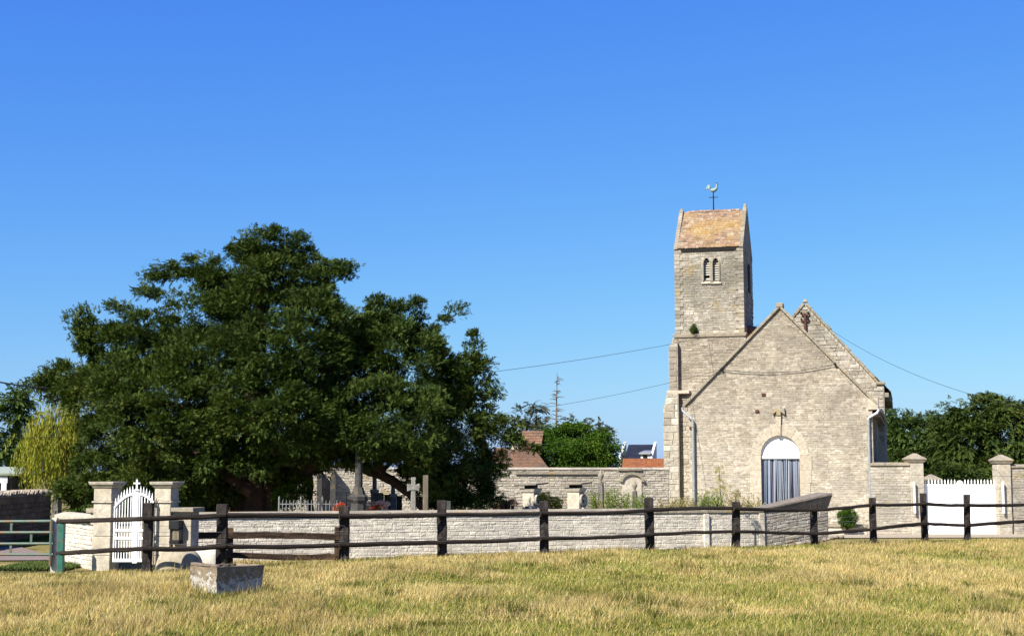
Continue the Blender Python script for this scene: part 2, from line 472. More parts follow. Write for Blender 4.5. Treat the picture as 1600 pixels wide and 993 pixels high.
def courses(parent, spans, z0, z1, ch, ln, mat, out=0.03, gap=0.012, most=300, shear=None, y=0.0, name='stone', M4=None, min_h=0.03):
    """courses of stones over the face y; spans(za, zb) gives the free x intervals of a course"""
    items = []
    z = z0
    while z < z1 - 0.02:
        h = min(random.uniform(*ch), z1 - z)
        for (xa, xb) in spans(z, z + h):
            x = xa
            while x < xb - 0.03:
                w = random.uniform(*ln) * (0.6 + 0.4 * h / ch[1])
                if xb - x - w < ln[0] * 0.6:
                    w = xb - x
                items.append((w * h, x, x + w - gap, z, z + h - gap))
                x += w
        z += h
    items.sort(reverse=True)
    for it in items[:most]:
        mb = MB(); mb.M = M4
        stone(mb, *it[1:], random.uniform(out * 0.45, out), shear, y)
        mb.build(name, mat, parent)
    if len(items) > most:
        mb = MB(); mb.M = M4
        for it in items[most:]:
            stone(mb, *it[1:], random.uniform(out * 0.45, out), shear, y)
        mb.build('small_stone', mat, parent, kind='stuff')
def spans_of(lo, hi, holes=()):
    """free x intervals between lo(z) and hi(z), leaving out holes (x0, x1, z0, z1) or functions of z"""
    def f(za, zb):
        a = max(lo(za), lo(zb)); b = min(hi(za), hi(zb))
        iv = [(a, b)] if b > a else []
        for hfn in holes:
            r = [hfn(za + (zb - za) * q) for q in (0.02, 0.5, 0.98)]
            r = [q for q in r if q]
            if not r:
                continue
            c = min(q[0] for q in r); d = max(q[1] for q in r)
            nw = []
            for (p, q) in iv:
                if d <= p or c >= q:
                    nw.append((p, q))
                else:
                    if c > p: nw.append((p, c))
                    if d < q: nw.append((d, q))
            iv = nw
        return iv
    return f
def rect_hole(x0, x1, z0, z1):
    return lambda z: (x0, x1) if z0 < z < z1 else None
def arch_pts(cx, zs, r, n=16, z_bot=None, rz=None):
    """round-headed loop from bottom left, over the arch, to bottom right"""
    rz = rz or r
    pts = []
    if z_bot is not None:
        pts.append((cx - r, z_bot))
    for k in range(n + 1):
        w = PI - PI * k / n
        pts.append((cx + r * math.cos(w), zs + rz * math.sin(w)))
    if z_bot is not None:
        pts.append((cx + r, z_bot))
    return pts
def arch_hole(cx, zs, r, zb, rz=None):
    rz = rz or r
    def f(z):
        if z < zb or z > zs + rz: return None
        if z <= zs: return (cx - r, cx + r)
        w = r * math.sqrt(max(0, 1 - ((z - zs) / rz) ** 2))
        return (cx - w, cx + w)
    return f

def mesh_np(name, V, F, tint, mat, parent=None, kind=None, col=None, loc=None):
    me = bpy.data.meshes.new(name)
    n, k = F.shape
    V = np.asarray(V, np.float32)
    if loc is not None:
        V = V - np.array(loc, np.float32)
    me.vertices.add(len(V)); me.vertices.foreach_set('co', V.ravel())
    me.loops.add(n * k); me.loops.foreach_set('vertex_index', F.astype(np.int32).ravel())
    me.polygons.add(n)
    me.polygons.foreach_set('loop_start', np.arange(0, n * k, k, dtype=np.int32))
    me.update(calc_edges=True)
    if tint is not None:
        a = me.attributes.new('tint', 'FLOAT', 'POINT')
        a.data.foreach_set('value', np.asarray(tint, np.float32))
    if col is not None:
        a = me.attributes.new('col', 'FLOAT_COLOR', 'POINT')
        a.data.foreach_set('color', np.asarray(col, np.float32).ravel())
    me.materials.append(mat)
    o = bpy.data.objects.new(name, me)
    COL.objects.link(o)
    if parent:
        o.parent = parent
    if kind:
        o['kind'] = kind
    return o

# ------------------------------------------------------------------ foliage
def tpl_spray(n=10, L=0.42, w=0.13):
    """flat feathery twig along +x: pairs of narrow leaves swept forward"""
    vs = []
    for k in range(n):
        t = 0.08 + 0.9 * k / (n - 1)
        s = 1 if k % 2 else -1
        ll = L * (1.0 - 0.5 * t)
        ang = R(48 - 30 * t) * s
        dx, dy = math.cos(ang), math.sin(ang)
        nx, ny = -dy, dx
        b = (t, 0.0, 0.0)
        z = 0.05 * ((k * 7) % 5 - 2) / 2
        vs += [b, (t + dx * ll * 0.5 + nx * w * 0.5, dy * ll * 0.5 + ny * w * 0.5, z + 0.03),
               (t + dx * ll, dy * ll, z), (t + dx * ll * 0.5 - nx * w * 0.5, dy * ll * 0.5 - ny * w * 0.5, z - 0.03)]
    return np.array(vs)
def tpl_leaves(n=9, size=0.34, seed=1):
    r = np.random.default_rng(seed)
    vs = []
    for k in range(n):
        c = np.array([r.uniform(0.05, 1), r.uniform(-0.45, 0.45), r.uniform(-0.3, 0.3)])
        d = r.normal(size=3); d[0] += 0.8; d[2] -= 0.3; d /= np.linalg.norm(d)
        s = np.cross(d, r.normal(size=3)); s /= np.linalg.norm(s)
        a, b = size * r.uniform(0.7, 1.2), size * 0.55
        vs += [c, c + d * a * 0.5 + s * b * 0.5, c + d * a, c + d * a * 0.5 - s * b * 0.5]
    return np.array(vs)
def place(tpl, pos, dirs, size, droop, r, tilt=0.6):
    """copies of a twig at pos, pointing along dirs, as one array of quads"""
    d = dirs / np.linalg.norm(dirs, axis=1, keepdims=True)
    up = np.tile([0, 0, 1.0], (len(d), 1)) + r.normal(size=d.shape) * tilt
    y = np.cross(up, d); y /= np.linalg.norm(y, axis=1, keepdims=True) + 1e-9
    z = np.cross(d, y)
    t = tpl
    V = pos[:, None, :] + size[:, None, None] * (t[None, :, 0:1] * d[:, None, :] + t[None, :, 1:2] * y[:, None, :] + t[None, :, 2:3] * z[:, None, :])
    V[:, :, 2] -= droop * size[:, None] * (t[None, :, 0] ** 2)
    return V
def shell(lobes, spacing, r, deep=0.8, front_bias=True):
    """clump centres over the union of ellipsoids"""
    P, N = [], []
    C = np.array([l[0] for l in lobes], float); S = np.array([l[1] for l in lobes], float)
    for k in range(len(lobes)):
        a = S[k]
        area = 4 * PI * ((a[0] * a[1]) ** 1.6 + (a[0] * a[2]) ** 1.6 + (a[1] * a[2]) ** 1.6) ** (1 / 1.6) / 3 ** (1 / 1.6)
        n = max(6, int(area / spacing ** 2))
        d = r.normal(size=(n, 3)); d /= np.linalg.norm(d, axis=1, keepdims=True)
        p = C[k] + d * a * r.uniform(0.82, 1.06, (n, 1))
        ok = np.ones(n, bool)
        for j in range(len(lobes)):
            if j != k:
                ok &= (((p - C[j]) / S[j]) ** 2).sum(1) > deep ** 2
        nn = d / a; nn /= np.linalg.norm(nn, axis=1, keepdims=True)
        P.append(p[ok]); N.append(nn[ok])
    return np.concatenate(P), np.concatenate(N)
def crown(parent, lobes, spacing, crad, per, size, mat, tpl, seed=1, droop=0.3, up=0.15, inner=0.2, tilt=0.6, extra=None, kind=None, spread=0.45, name='crown', deep=.8, fv=4):
    r = np.random.default_rng(seed)
    P, N = shell(lobes, spacing, r, deep)
    if extra is not None:
        pass
    if fv == 3:
        kp = (N[:, 1] < .35) | (r.uniform(0, 1, len(P)) < .5); P, N = P[kp], N[kp]
    if extra is not None:
        P = np.concatenate([P, extra[0]]); N = np.concatenate([N, extra[1]])
    nc = len(P)
    ct = np.clip(r.uniform(0, .6, nc) + .9 * (vnoise(P[:, 0] * .5 + P[:, 1] * .23 + 50, P[:, 2] * .7 + 20) - .28), 0, 1); cr = crad * r.uniform(0.45, 1.5, nc)
    idx = np.repeat(np.arange(nc), per)
    n = len(idx)
    off = r.normal(size=(n, 3)); off /= np.linalg.norm(off, axis=1, keepdims=True)
    off *= r.uniform(0.25, 1.0, (n, 1)) * cr[idx][:, None]
    off[:, 2] *= 0.62
    off += N[idx] * (0.15 * cr[idx][:, None])
    pos = P[idx] + off
    d = N[idx] * 0.7 + off / (cr[idx][:, None]) * 0.6 + r.normal(size=(n, 3)) * spread
    d[:, 2] += up
    tint = np.clip(0.5 * ct[idx] + 0.5 * r.uniform(0, 1, n), 0, 1)
    if inner:
        m = int(n * inner)
        k = r.integers(0, len(lobes), m)
        C = np.array([l[0] for l in lobes], float); S = np.array([l[1] for l in lobes], float)
        q = r.normal(size=(m, 3)); q /= np.linalg.norm(q, axis=1, keepdims=True)
        q = C[k] + q * S[k] * (r.uniform(0.2, 0.85, (m, 1)))
        pos = np.concatenate([pos, q]); d = np.concatenate([d, r.normal(size=(m, 3))])
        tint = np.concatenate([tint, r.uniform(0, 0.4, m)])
    sz = size * r.uniform(0.65, 1.35, len(pos))
    V = place(tpl, pos, d, sz, droop, r, tilt)
    nv = tpl.shape[0]
    F = np.arange(len(pos) * nv).reshape(-1, fv)
    T = np.repeat(np.clip(tint, 0, 1), nv) + r.uniform(-0.08, 0.08, len(pos) * nv)
    return mesh_np(name, V.reshape(-1, 3), F, np.clip(T, 0, 1), mat, parent, kind, loc=parent.location)
def limb(mb, a, b, r0, r1, bend=0.15, n=6, seed=None):
    a, b = Vector(a), Vector(b)
    L = (b - a).length
    pts, rad = [], []
    o1 = Vector((random.uniform(-1, 1), random.uniform(-1, 1), random.uniform(-0.2, 0.8))) * L * bend
    for k in range(n + 1):
        t = k / n
        p = a.lerp(b, t) + o1 * math.sin(PI * t) + Vector((random.uniform(-1, 1), random.uniform(-1, 1), random.uniform(-1, 1))) * L * 0.015
        pts.append(p); rad.append(r0 + (r1 - r0) * t ** 0.8)
    mb.tube(pts, rad, 7)
    return pts
def pxlobes(rows, Y, cut=0.0):
    """rows of (px, py, half width px, half height px, depth offset m)"""
    out = []
    for (px, py, rx, ry, dy) in rows:
        y = Y + dy
        c = W(px, py, y)
        s = y / FPX
        rx, ry = max(rx * s - cut, rx * s * .5), max(ry * s - cut, ry * s * .5)
        out.append(((c.x, c.y, c.z), (rx, 0.85 * (rx + ry) / 2, ry)))
    return out
SPRAY = tpl_spray(10)
LEAVES = tpl_leaves(9)
def tpl_tri(n=10, L=.5, w=.2, seed=4):
    q = tpl_spray(n, L, w).reshape(n, 4, 3)
    return np.stack([(q[:, 0] + (q[:, 1] - q[:, 3]) * .5), (q[:, 0] - (q[:, 1] - q[:, 3]) * .5), q[:, 2]], 1).reshape(-1, 3)
FINE = tpl_tri(4, .9, .34)
def rel(root, p):
    return Vector(p) - root.location

# ------------------------------------------------------------------ the setting: ground, lane, gravel
def grid_sheet(name, xs, ys, zf, mat):
    X, Y = np.meshgrid(xs, ys)
    Z = zf(X, Y)
    V = np.stack([X, Y, Z], -1).reshape(-1, 3)
    nx, ny = len(xs), len(ys)
    i = np.arange(ny - 1)[:, None] * nx + np.arange(nx - 1)[None, :]
    F = np.stack([i, i + 1, i + nx + 1, i + nx], -1).reshape(-1, 4)
    o = mesh_np(name, V, F, None, mat, kind='structure')
    o.data.polygons.foreach_set('use_smooth', [True] * len(o.data.polygons))
    return o
m, t, p = new_mat('meadow_soil')
c = ramp(t, noise(t, 0.5, 5, 0.65), [(0.36, (0.085, 0.09, 0.025)), (0.5, (0.2, 0.165, 0.06)), (0.66, (0.27, 0.215, 0.09))])
c = mix(t, 1.0, c, ramp(t, noise(t, 14, 5, 0.75), [(0.3, g3(0.55)), (0.7, g3(1.25))]), 'MULTIPLY')
t.links.new(c, p.inputs['Base Color']); p.inputs['Roughness'].default_value = 1.0; p.inputs['Specular IOR Level'].default_value = 0.05
bump(t, p, noise(t, 22, 6, 0.8), 0.8, 0.05)
M['soil'] = m
xs = np.concatenate([[-4000, -1500, -600, -250, -120, -70, -45, -30], np.arange(-24, 24.01, 0.4), [30, 45, 70, 120, 250, 600, 1500, 4000]])
ys = np.concatenate([[-300, -60, -10, 4], np.arange(10, 62, 0.4), [66, 72, 80, 95, 120, 180, 300, 600, 1500, 4500]])
grid_sheet('ground', xs, ys, ground_z, M['soil'])

def strip(name, left, right, lift, mat, n=60):
    """a sheet between two edges, lying on the ground"""
    V, F = [], []
    for k in range(n + 1):
        for j in range(41):
            q = Vector(left(k / n)).lerp(Vector(right(k / n)), j / 40)
            V.append((q.x, q.y, gz(q.x, q.y) + lift))
    for k in range(n):
        for j in range(40):
            a = k * 41 + j
            F.append((a, a + 1, a + 42, a + 41))
    return mesh_np(name, np.array(V), np.array(F), None, mat, kind='structure')
m, t, p = new_mat('reddish_asphalt')
c = ramp(t, noise(t, 3, 6, 0.7), [(0.3, (0.13, 0.075, 0.058)), (0.7, (0.19, 0.115, 0.09))])
c = mix(t, 0.35, c, ramp(t, noise(t, 90, 3, 0.8), [(0.35, g3(0.06)), (0.65, g3(0.2))]))
t.links.new(c, p.inputs['Base Color']); p.inputs['Roughness'].default_value = 0.9; bump(t, p, noise(t, 120, 3, 0.8), 0.4, 0.01)
M['asphalt'] = m
m, t, p = new_mat('beige_gravel')
c = ramp(t, noise(t, 1.2, 6, 0.7), [(0.3, (0.26, 0.2, 0.12)), (0.7, (0.36, 0.3, 0.2))])
c = mix(t, 0.4, c, ramp(t, noise(t, 60, 3, 0.8), [(0.35, (0.14, 0.11, 0.07)), (0.65, (0.42, 0.35, 0.25))]))
t.links.new(c, p.inputs['Base Color']); p.inputs['Roughness'].default_value = 0.95; bump(t, p, noise(t, 80, 3, 0.8), 0.6, 0.02)
M['gravel'] = m
strip('lane', lambda s: (-30 + 20.2 * s, 30.2 + 2.0 * s * s, 0), lambda s: (-30 + 16.6 * s, 39.3 - .4 * s, 0), 0.025, M['asphalt'])
strip('gravel_path', lambda s: (8.3 - 1.2 * min(1, s * 6) * 0 + 11 * s * 0 + 0.1 * s * 30 * 0 + 8.2 + (26 - 8.2) * s - 8.3, 37.4 + 6 * s, 0), lambda s: (8.6 + (28 - 8.6) * s, 54.5 + 3 * s, 0), 0.02, M['gravel'])

# cemetery floor, raised behind its wall
WALL_A = Vector((XatY(286, 31.0), 31.0, 0))
WALL_B = Vector((6.17, 35.2, 0))
WALL_C = Vector((7.98, 36.24, 0))
m, t, p = new_mat('cemetery_gravel')
c = ramp(t, noise(t, 0.9, 6, 0.7), [(0.35, (0.08, 0.09, 0.035)), (0.5, (0.2, 0.17, 0.11)), (0.7, (0.3, 0.26, 0.19))])
t.links.new(c, p.inputs['Base Color']); p.inputs['Roughness'].default_value = 1.0; bump(t, p, noise(t, 30, 5, 0.8), 0.5, 0.02)
mb = MB()
poly = [(-7.6, 30.6), (WALL_A.x, 31.3), (WALL_B.x - 0.05, 35.55), (WALL_C.x - 0.15, 36.6), (11.6, 55.2), (11.2, 58.5), (-15.0, 57.5), (-13.0, 43.0), (-9.9, 33.4)]
mb.add([(x, y, -0.02) for x, y in poly] + [(x, y, -0.6) for x, y in poly], [tuple(range(9)), tuple(range(17, 8, -1))] + [(k, (k + 1) % 9, (k + 1) % 9 + 9, k + 9) for k in range(9)])
mb.build('cemetery_ground', m, kind='structure')

# ------------------------------------------------------------------ grass of the meadow (nobody could count it)
_tc = W(338, 934, 19.55)
TROUGH = (_tc.x, _tc.y)
def grass():
    r = np.random.default_rng(11)
    n = 1020000
    y = 12.5 + (38 - 12.5) * r.uniform(0, 1, n) ** 1.15
    x = r.uniform(-1, 1, n) * (0.375 * y + 1.6)
    d = y - fence_y(np.clip(x, -12, 14))
    keep = ((d < np.where(x > 7.0, 0.9, np.where(x < -7.3, np.where(x < -8.9, 0.2, 1.5), 6.0))) & ((x > 6.3) | (x < -7.2) | (y < 31.0 + (x + 7.2) * .314 - .03))) & (r.uniform(0, 1, n) < np.clip(26 / y - 0.25, 0.55, 1))
    keep &= ~((d > 0.5) & (r.uniform(0, 1, n) < 0.2))
    # the ground inside the trough stays bare
    x, y, d = x[keep], y[keep], d[keep]
    n = len(x)
    big = vnoise(x * 0.32 + 40, y * 0.3 + 3) * 0.6 + vnoise(x * 0.9 + 4, y * 0.7 + 30) * 0.4
    near = np.clip((22 - y) / 8, -0.3, 1) * 0.16 + 0.012 * np.clip(x, -6, 8)
    fine = vnoise(x * 2.3 + 11, y * 1.2 + 60) - 0.5
    mid = vnoise(x * 1.0 + 70 + y * .2, y * 0.6 + 17 - x * .15) - 0.5
    green = np.clip((big + near + 0.3 * fine + 0.4 * mid - 0.45) * 3.8 + 0.08, 0, 1)
    tall = 0.55 + 0.9 * vnoise(x * 1.3, y * 1.3 + 7) + 0.35 * vnoise(x * 4, y * 4)
    stalk = r.uniform(0, 1, n) < .05
    h = (0.042 + 0.06 * r.uniform(0, 1, n) + .06 * stalk) * tall * np.where(d > 0.4, 0.7, 1.0)
    foot = (x > -7.2) & (x < 6.2) & (y > 31.0 + (x + 7.2) * .314 - .22)
    h *= np.where(foot, .6 + 2.6 * np.clip(vnoise(x * 2.6 + 5, x * 0 + 3) - .35, 0, 1), 1)
    dock = vnoise(x * 3.1 + 17, y * 2.2 + 8) > .88
    h *= np.where(dock, 1.5, 1)
    h *= 1 - 0.3 * green
    ca, sa = math.cos(R(50)), math.sin(R(50))
    tx, ty = x - TROUGH[0], y - TROUGH[1]
    bx, by = tx * ca + ty * sa, -tx * sa + ty * ca
    dist = np.hypot(np.maximum(0, np.abs(bx - .4) - .4), np.maximum(0, np.abs(by - .28) - .28))
    h *= 1 + .9 * (dist < .16) * (dist > 0)
    h = np.where(dist == 0, .02, h)
    wdt = (0.0032 + 0.003 * r.uniform(0, 1, n) + 0.00012 * y) * np.where(stalk, .6, 1)
    a = r.uniform(0, 2 * PI, n)
    lean = r.uniform(0.1, 0.8, n) * h
    lx = np.cos(a) * lean + 0.1 * h; ly = np.sin(a) * lean
    b = r.uniform(0, 2 * PI, n)
    sx, sy = np.cos(b) * wdt, np.sin(b) * wdt
    z0 = ground_z(x, y) - 0.01
    V = np.empty((n, 3, 3))
    V[:, 0] = np.stack([x - sx, y - sy, z0], -1)
    V[:, 1] = np.stack([x + sx, y + sy, z0], -1)
    V[:, 2] = np.stack([x + lx, y + ly, z0 + h], -1)
    straw = np.array([[0.67, 0.52, 0.205], [0.61, 0.465, 0.165], [0.80, 0.66, 0.31], [0.48, 0.33, 0.12]])
    fresh = np.array([[0.20, 0.24, 0.04], [0.30, 0.31, 0.055], [0.12, 0.165, 0.025], [0.42, 0.38, 0.085]])
    k = r.integers(0, 4, n)
    isg = r.uniform(0, 1, n) < (0.16 + 0.68 * green)
    isg = (isg | (dock & (r.uniform(0, 1, n) < .75))) & ~stalk
    c = np.where(isg[:, None], fresh[k], straw[k]) * (0.78 + 0.44 * r.uniform(0, 1, (n, 1)))
    c = np.where((dock & isg)[:, None], c * .62, c)
    c = c * (.8 + .4 * vnoise(x * 1.7 + 31, y * .9 + 44))[:, None]
    warm = vnoise(x * 0.7 + 90, y * 0.7)[:, None]
    c = c * np.where(isg[:, None], 1, 1 - 0.13 * sm(warm, 0.45, 0.85) * np.array([[0.8, 1, 1.3]]))
    c = c * ALB
    col = np.concatenate([np.repeat(c[:, None, :], 3, 1), np.ones((n, 3, 1))], -1)
    m, t, p = new_mat('grass_blades')
    a = nd(t, 'ShaderNodeAttribute', attribute_name='col').outputs['Color']
    t.links.new(a, p.inputs['Base Color']); p.inputs['Roughness'].default_value = 0.8; p.inputs['Specular IOR Level'].default_value = 0.05
    tr = nd(t, 'ShaderNodeBsdfTranslucent'); t.links.new(a, tr.inputs[0])
    mx = nd(t, 'ShaderNodeMixShader'); mx.inputs[0].default_value = 0.3
    t.links.new(p.outputs[0], mx.inputs[1]); t.links.new(tr.outputs[0], mx.inputs[2]); t.links.new(mx.outputs[0], t.nodes['Material Output'].inputs[0])
    o = mesh_np('meadow_grass', V.reshape(-1, 3), np.arange(n * 3).reshape(-1, 3), None, m, kind='stuff', col=col.reshape(-1, 4))
    tag(o, 'dry straw coloured meadow grass with green patches before the fence', 'grass')
    # green verge by the lane behind the metal gate
    n = 42000
    x = r.uniform(-16.5, -13.2, n); y = 38.8 + r.uniform(0, 1, n) * 5.5
    near = r.uniform(0, 1, n) < 0.2
    y = np.where(near, 28.6 + r.uniform(0, 1, n) * 2.4, y); x = np.where(near, -8.9 - 1.5 * r.uniform(0, 1, n) ** 1.5, x)
    h = 0.03 + 0.06 * r.uniform(0, 1, n)
    a = r.uniform(0, 2 * PI, n); z0 = ground_z(x, y)
    V = np.empty((n, 4, 3)); sx, sy = np.cos(a) * 0.014, np.sin(a) * 0.014
    b = r.uniform(0, 2 * PI, n); lx, ly = np.cos(b) * h * 0.5, np.sin(b) * h * 0.5
    V[:, 0] = np.stack([x, y, z0], -1); V[:, 2] = np.stack([x + lx, y + ly, z0 + h], -1)
    V[:, 1] = np.stack([x + lx * .3 + sx, y + ly * .3 + sy, z0 + h * .5], -1); V[:, 3] = np.stack([x + lx * .3 - sx, y + ly * .3 - sy, z0 + h * .5], -1)
    c = np.array([[0.075, 0.105, 0.028]]) * (0.7 + 0.9 * r.uniform(0, 1, (n, 1)))
    col = np.concatenate([np.repeat(c[:, None, :], 4, 1), np.ones((n, 4, 1))], -1)
    o = mesh_np('verge_grass', V.reshape(-1, 3), np.arange(n * 4).reshape(-1, 4), None, m, kind='stuff', col=col.reshape(-1, 4))
    tag(o, 'short green verge grass along the lane behind the metal gate', 'grass')
grass()

# ------------------------------------------------------------------ the church
GAM = R(15.5)
g0 = W(1218, 790, 56.0)
CH = thing('church', 'stone village church with gabled front and saddleback tower', 'church', (g0.x, g0.y, gz(g0.x, g0.y)), -GAM)
def G(px, py, y=0.0):
    return onp(CH, px, py, y)
def interp(pts):
    xs_ = [q[0] for q in pts]; ys_ = [q[1] for q in pts]
    return lambda v: float(np.interp(v, xs_, ys_))

def build_gable():
    apex = G(1218, 481)
    le = G(1076, 627); ri = G(1362, 627)
    zl = (le[1] + ri[1]) / 2
    xl, xr = le[0], ri[0]
    zb = -0.35
    # doorway
    dl = G(1189, 710)[0]; dr = G(1249, 710)[0]
    dc = (dl + dr) / 2; dr_ = (dr - dl) / 2
    zs = G(1219, 711)[1]; rz = G(1219, 680)[1] - zs
    outer = [(xl, zb), (xr, zb), (xr, zl), (apex[0], apex[1]), (xl, zl)]
    wall = MB()
    holed(wall, outer, [arch_pts(dc, zs, dr_ + .03, 40, 0.12, rz + .03)], 0.0, 0.55)
    w = wall.build('gable_wall', M['mortar'], CH)
    # surround: voussoirs and jamb blocks, flush with the stones
    ol = G(1174, 710)[0]; orr = G(1264, 710)[0]
    ro = (orr - ol) / 2; roz = G(1219, 663)[1] - zs
    n = 13
    for k in range(n):
        a0, a1 = PI - PI * k / n, PI - PI * (k + 1) / n + .0008
        q = []
        for s in range(4):
            a = a0 + (a1 - a0) * s / 3
            q.append((dc + ro * math.cos(a), zs + roz * math.sin(a)))
        for s in range(3, -1, -1):
            a = a0 + (a1 - a0) * s / 3
            q.append((dc + dr_ * math.cos(a), zs + rz * math.sin(a)))
        vb = MB(); vb.ext(q, -0.03 - 0.006 * random.random(), 0.3)
        vb.build('voussoir', M['ashlar'], CH, bevel=0.011)
    for s in (-1, 1):
        z = 0.12
        hs = [0.5, 0.42, 0.55, 0.4, 0.5, 0.5, 0.5]
        k = 0
        while z < zs - 0.01:
            h = hs[k % 7]
            if zs - z - h < 0.2: h = zs - z
            a, b = (dc - ro, dc - dr_) if s < 0 else (dc + dr_, dc + ro)
            wob = random.uniform(0, 0.12)
            vb = MB(); vb.box(a - (wob if s < 0 else 0), b + (wob if s > 0 else 0), -0.03 - 0.006 * random.random(), 0.3, z + 0.002, z + h - 0.002)
            vb.build('jamb_block', M['ashlar'], CH, bevel=0.005)
            z += h; k += 1
    # keystone and the worn stone cross above it
    kx0, kx1 = G(1212, 660)[0], G(1221, 660)[0]
    kz0, kz1 = G(1216, 680)[1], G(1216, 650)[1]
    vb = MB(); vb.ext([(kx0 + 0.03, kz0), (kx1 - 0.03, kz0), (kx1, kz1), (kx0, kz1)], -0.1, 0.2)
    vb.build('keystone', M['ashlar'], CH, bevel=0.015)
    cz0, cz1 = G(1216, 649)[1], G(1216, 635)[1]
    cx0, cx1 = G(1207, 645)[0], G(1227, 645)[0]
    cm = (cx0 + cx1) / 2; zm = (cz0 + cz1) / 2
    vb = MB()
    vb.ext([(cm - .09, cz0 + .0), (cm + .09, cz0), (cm + .08, zm - .03), (cx1, cz0 + .02), (cx1 - .02, cz1 - .03), (cm + .1, zm + .1), (cm + .09, cz1 + .02), (cm - .08, cz1), (cm - .1, zm + .1), (cx0, cz1 - .05), (cx0 + .01, cz0 + .03), (cm - .09, zm - .03)], -0.14, 0.05)
    vb.build('relief_cross', M['coping'], CH, bevel=0.02)
    # lunette board, transom and strip curtain
    zt = G(1219, 712)[1]
    pts = [(dc - dr_ + .0, zt)] + [q for q in arch_pts(dc, zs, dr_ + 0.028, 40, None, rz + 0.028) if q[1] > zt] + [(dc + dr_, zt)]
    vb = MB(); vb.ext(pts, 0.1, 0.14); vb.build('lunette', M['lunette'], CH)
    vb = MB(); vb.box(dc - dr_, dc + dr_, 0.07, 0.16, zt - 0.1, zt); vb.build('transom', M['lunette'], CH)
    vb = MB(); vb.box(dc - dr_ - .02, dc + dr_ + .02, 0.5, 0.9, 0.0, zs + rz + 0.1); vb.build('dark_doorway', M['dark'], CH)
    cols = [(0.42, 0.47, 0.58), (0.62, 0.66, 0.74), (0.36, 0.38, 0.56), (0.2, 0.2, 0.27), (0.50, 0.47, 0.62), (0.74, 0.76, 0.8), (0.05, 0.045, 0.06), (0.33, 0.42, 0.55)]
    smats = [plain_mat('plastic_strip', tuple(v * .62 for v in c), 0.45, 0.08, 3, 0, 0) for c in cols]
    ns = 34
    x = dc - dr_ + 0.03
    st = (2 * dr_ - 0.06) / ns
    for k in range(ns):
        wv = st * random.uniform(0.75, 1.25)
        yy = 0.14 + random.uniform(-0.03, 0.05)
        sk = random.uniform(-0.05, 0.05)
        x0, x1 = x + st * k, x + st * k + wv
        vb = MB(); vb.hexa([(x0 + sk, yy - 0.02, 0.16), (x1 + sk * 1.3, yy + 0.015, 0.16), (x1 + sk * 1.3, yy + 0.022, 0.16), (x0 + sk, yy - 0.013, 0.16), (x0, yy, zt - 0.08), (x1, yy + 0.01, zt - 0.08), (x1, yy + 0.017, zt - 0.08), (x0, yy + 0.007, zt - 0.08)])
        vb.build('curtain_strip', random.choices(smats, (4, 4, 3, 3, 3, 2.5, 2.5, 4))[0], CH)
    # the courses of the gable
    lo = interp([(zb, xl + .02), (zl, xl + .02), (apex[1], apex[0] - .02)])
    hi = interp([(zb, xr - .02), (zl, xr - .02), (apex[1], apex[0] + .02)])
    door = arch_hole(dc, zs, ro + 0.01, 0.0, roz + .01)
    courses(CH, spans_of(lo, hi, [door, rect_hole(kx0, kx1, kz0, kz1), rect_hole(cx0, cx1, cz0, cz1)]), zb, apex[1] - 0.1, (0.06, 0.115), (0.11, 0.36), M['gable'], out=0.014, gap=0.005)
    # quoins at the right corner, and rakes
    z = zb; k = 0
    while z < zl - 0.2:
        h = random.uniform(0.26, 0.36); wq = 0.5 if k % 2 else 0.32
        vb = MB(); vb.box(xr - wq * .7, xr + 0.012, -0.025, 0.3, z + .004, z + h - .004); vb.build('quoin', M['gable'], CH, bevel=0.012)
        z += h; k += 1
    for (x0, z0, sgn) in ((xl, zl, 1), (xr, zl, -1)):
        L = math.hypot(apex[0] - x0, apex[1] - z0); n = 14
        ux, uz = (apex[0] - x0) / L, (apex[1] - z0) / L
        nx, nz = (-uz, ux) if sgn > 0 else (uz, -ux)
        for k in range(n):
            a, b = L * k / n - (0.25 if k == 0 else 0), L * (k + 1) / n - .008
            th = 0.1 + random.uniform(-.008, .008)
            q = [(x0 + ux * a, z0 + uz * a), (x0 + ux * b, z0 + uz * b), (x0 + ux * b + nx * th, z0 + uz * b + nz * th), (x0 + ux * a + nx * th, z0 + uz * a + nz * th)]
            vb = MB(); vb.ext(q, -0.11 + random.uniform(-.01, .01), 0.5); vb.build('rake_stone', M['coping'], CH, bevel=0.012)
    vb = MB(); vb.box(apex[0] - 0.14, apex[0] + 0.14, -0.13, 0.5, apex[1] + 0.02, apex[1] + 0.2); vb.build('apex_stone', M['coping'], CH, bevel=0.03)
    # right kneeler
    k0 = G(1352, 640); k1 = G(1372, 617)
    vb = MB(); vb.box(k0[0] + 0.1, k1[0], -0.09, 0.6, k0[1], k1[1] - 0.12); vb.build('kneeler', M['ashlar'], CH, bevel=0.02)
    # down-pipes
    px = G(1358, 700)[0]; zt2 = G(1358, 652)[1]
    e = G(1373, 641)
    vb = MB(); vb.tube([(px, -0.14, -0.3), (px, -0.14, zt2 - .08), (px + .04, -0.14, zt2), (e[0] - .06, -0.12, e[1] - .1), (e[0], -0.1, e[1]), (e[0], 0.05, e[1] + .12)], 0.055, 10)
    d = vb.build('downpipe', M['zinc'], CH)
    for zz in (zt2 - 0.3, 1.9, 0.6):
        vb = MB(); vb.lathe([(0.07, zz), (0.07, zz + .05)], px, -0.14, 10); vb.build('bracket', M['zinc'], d)
    px = G(1084, 700)[0]; zt2 = G(1084, 655)[1]; e = G(1067, 641)
    vb = MB(); vb.tube([(px, -0.14, -0.1), (px, -0.14, zt2 - .06), (px - .05, -0.14, zt2 + .02), (e[0], -0.06, e[1]), (e[0] - .03, 0.1, e[1] + .1)], 0.055, 10)
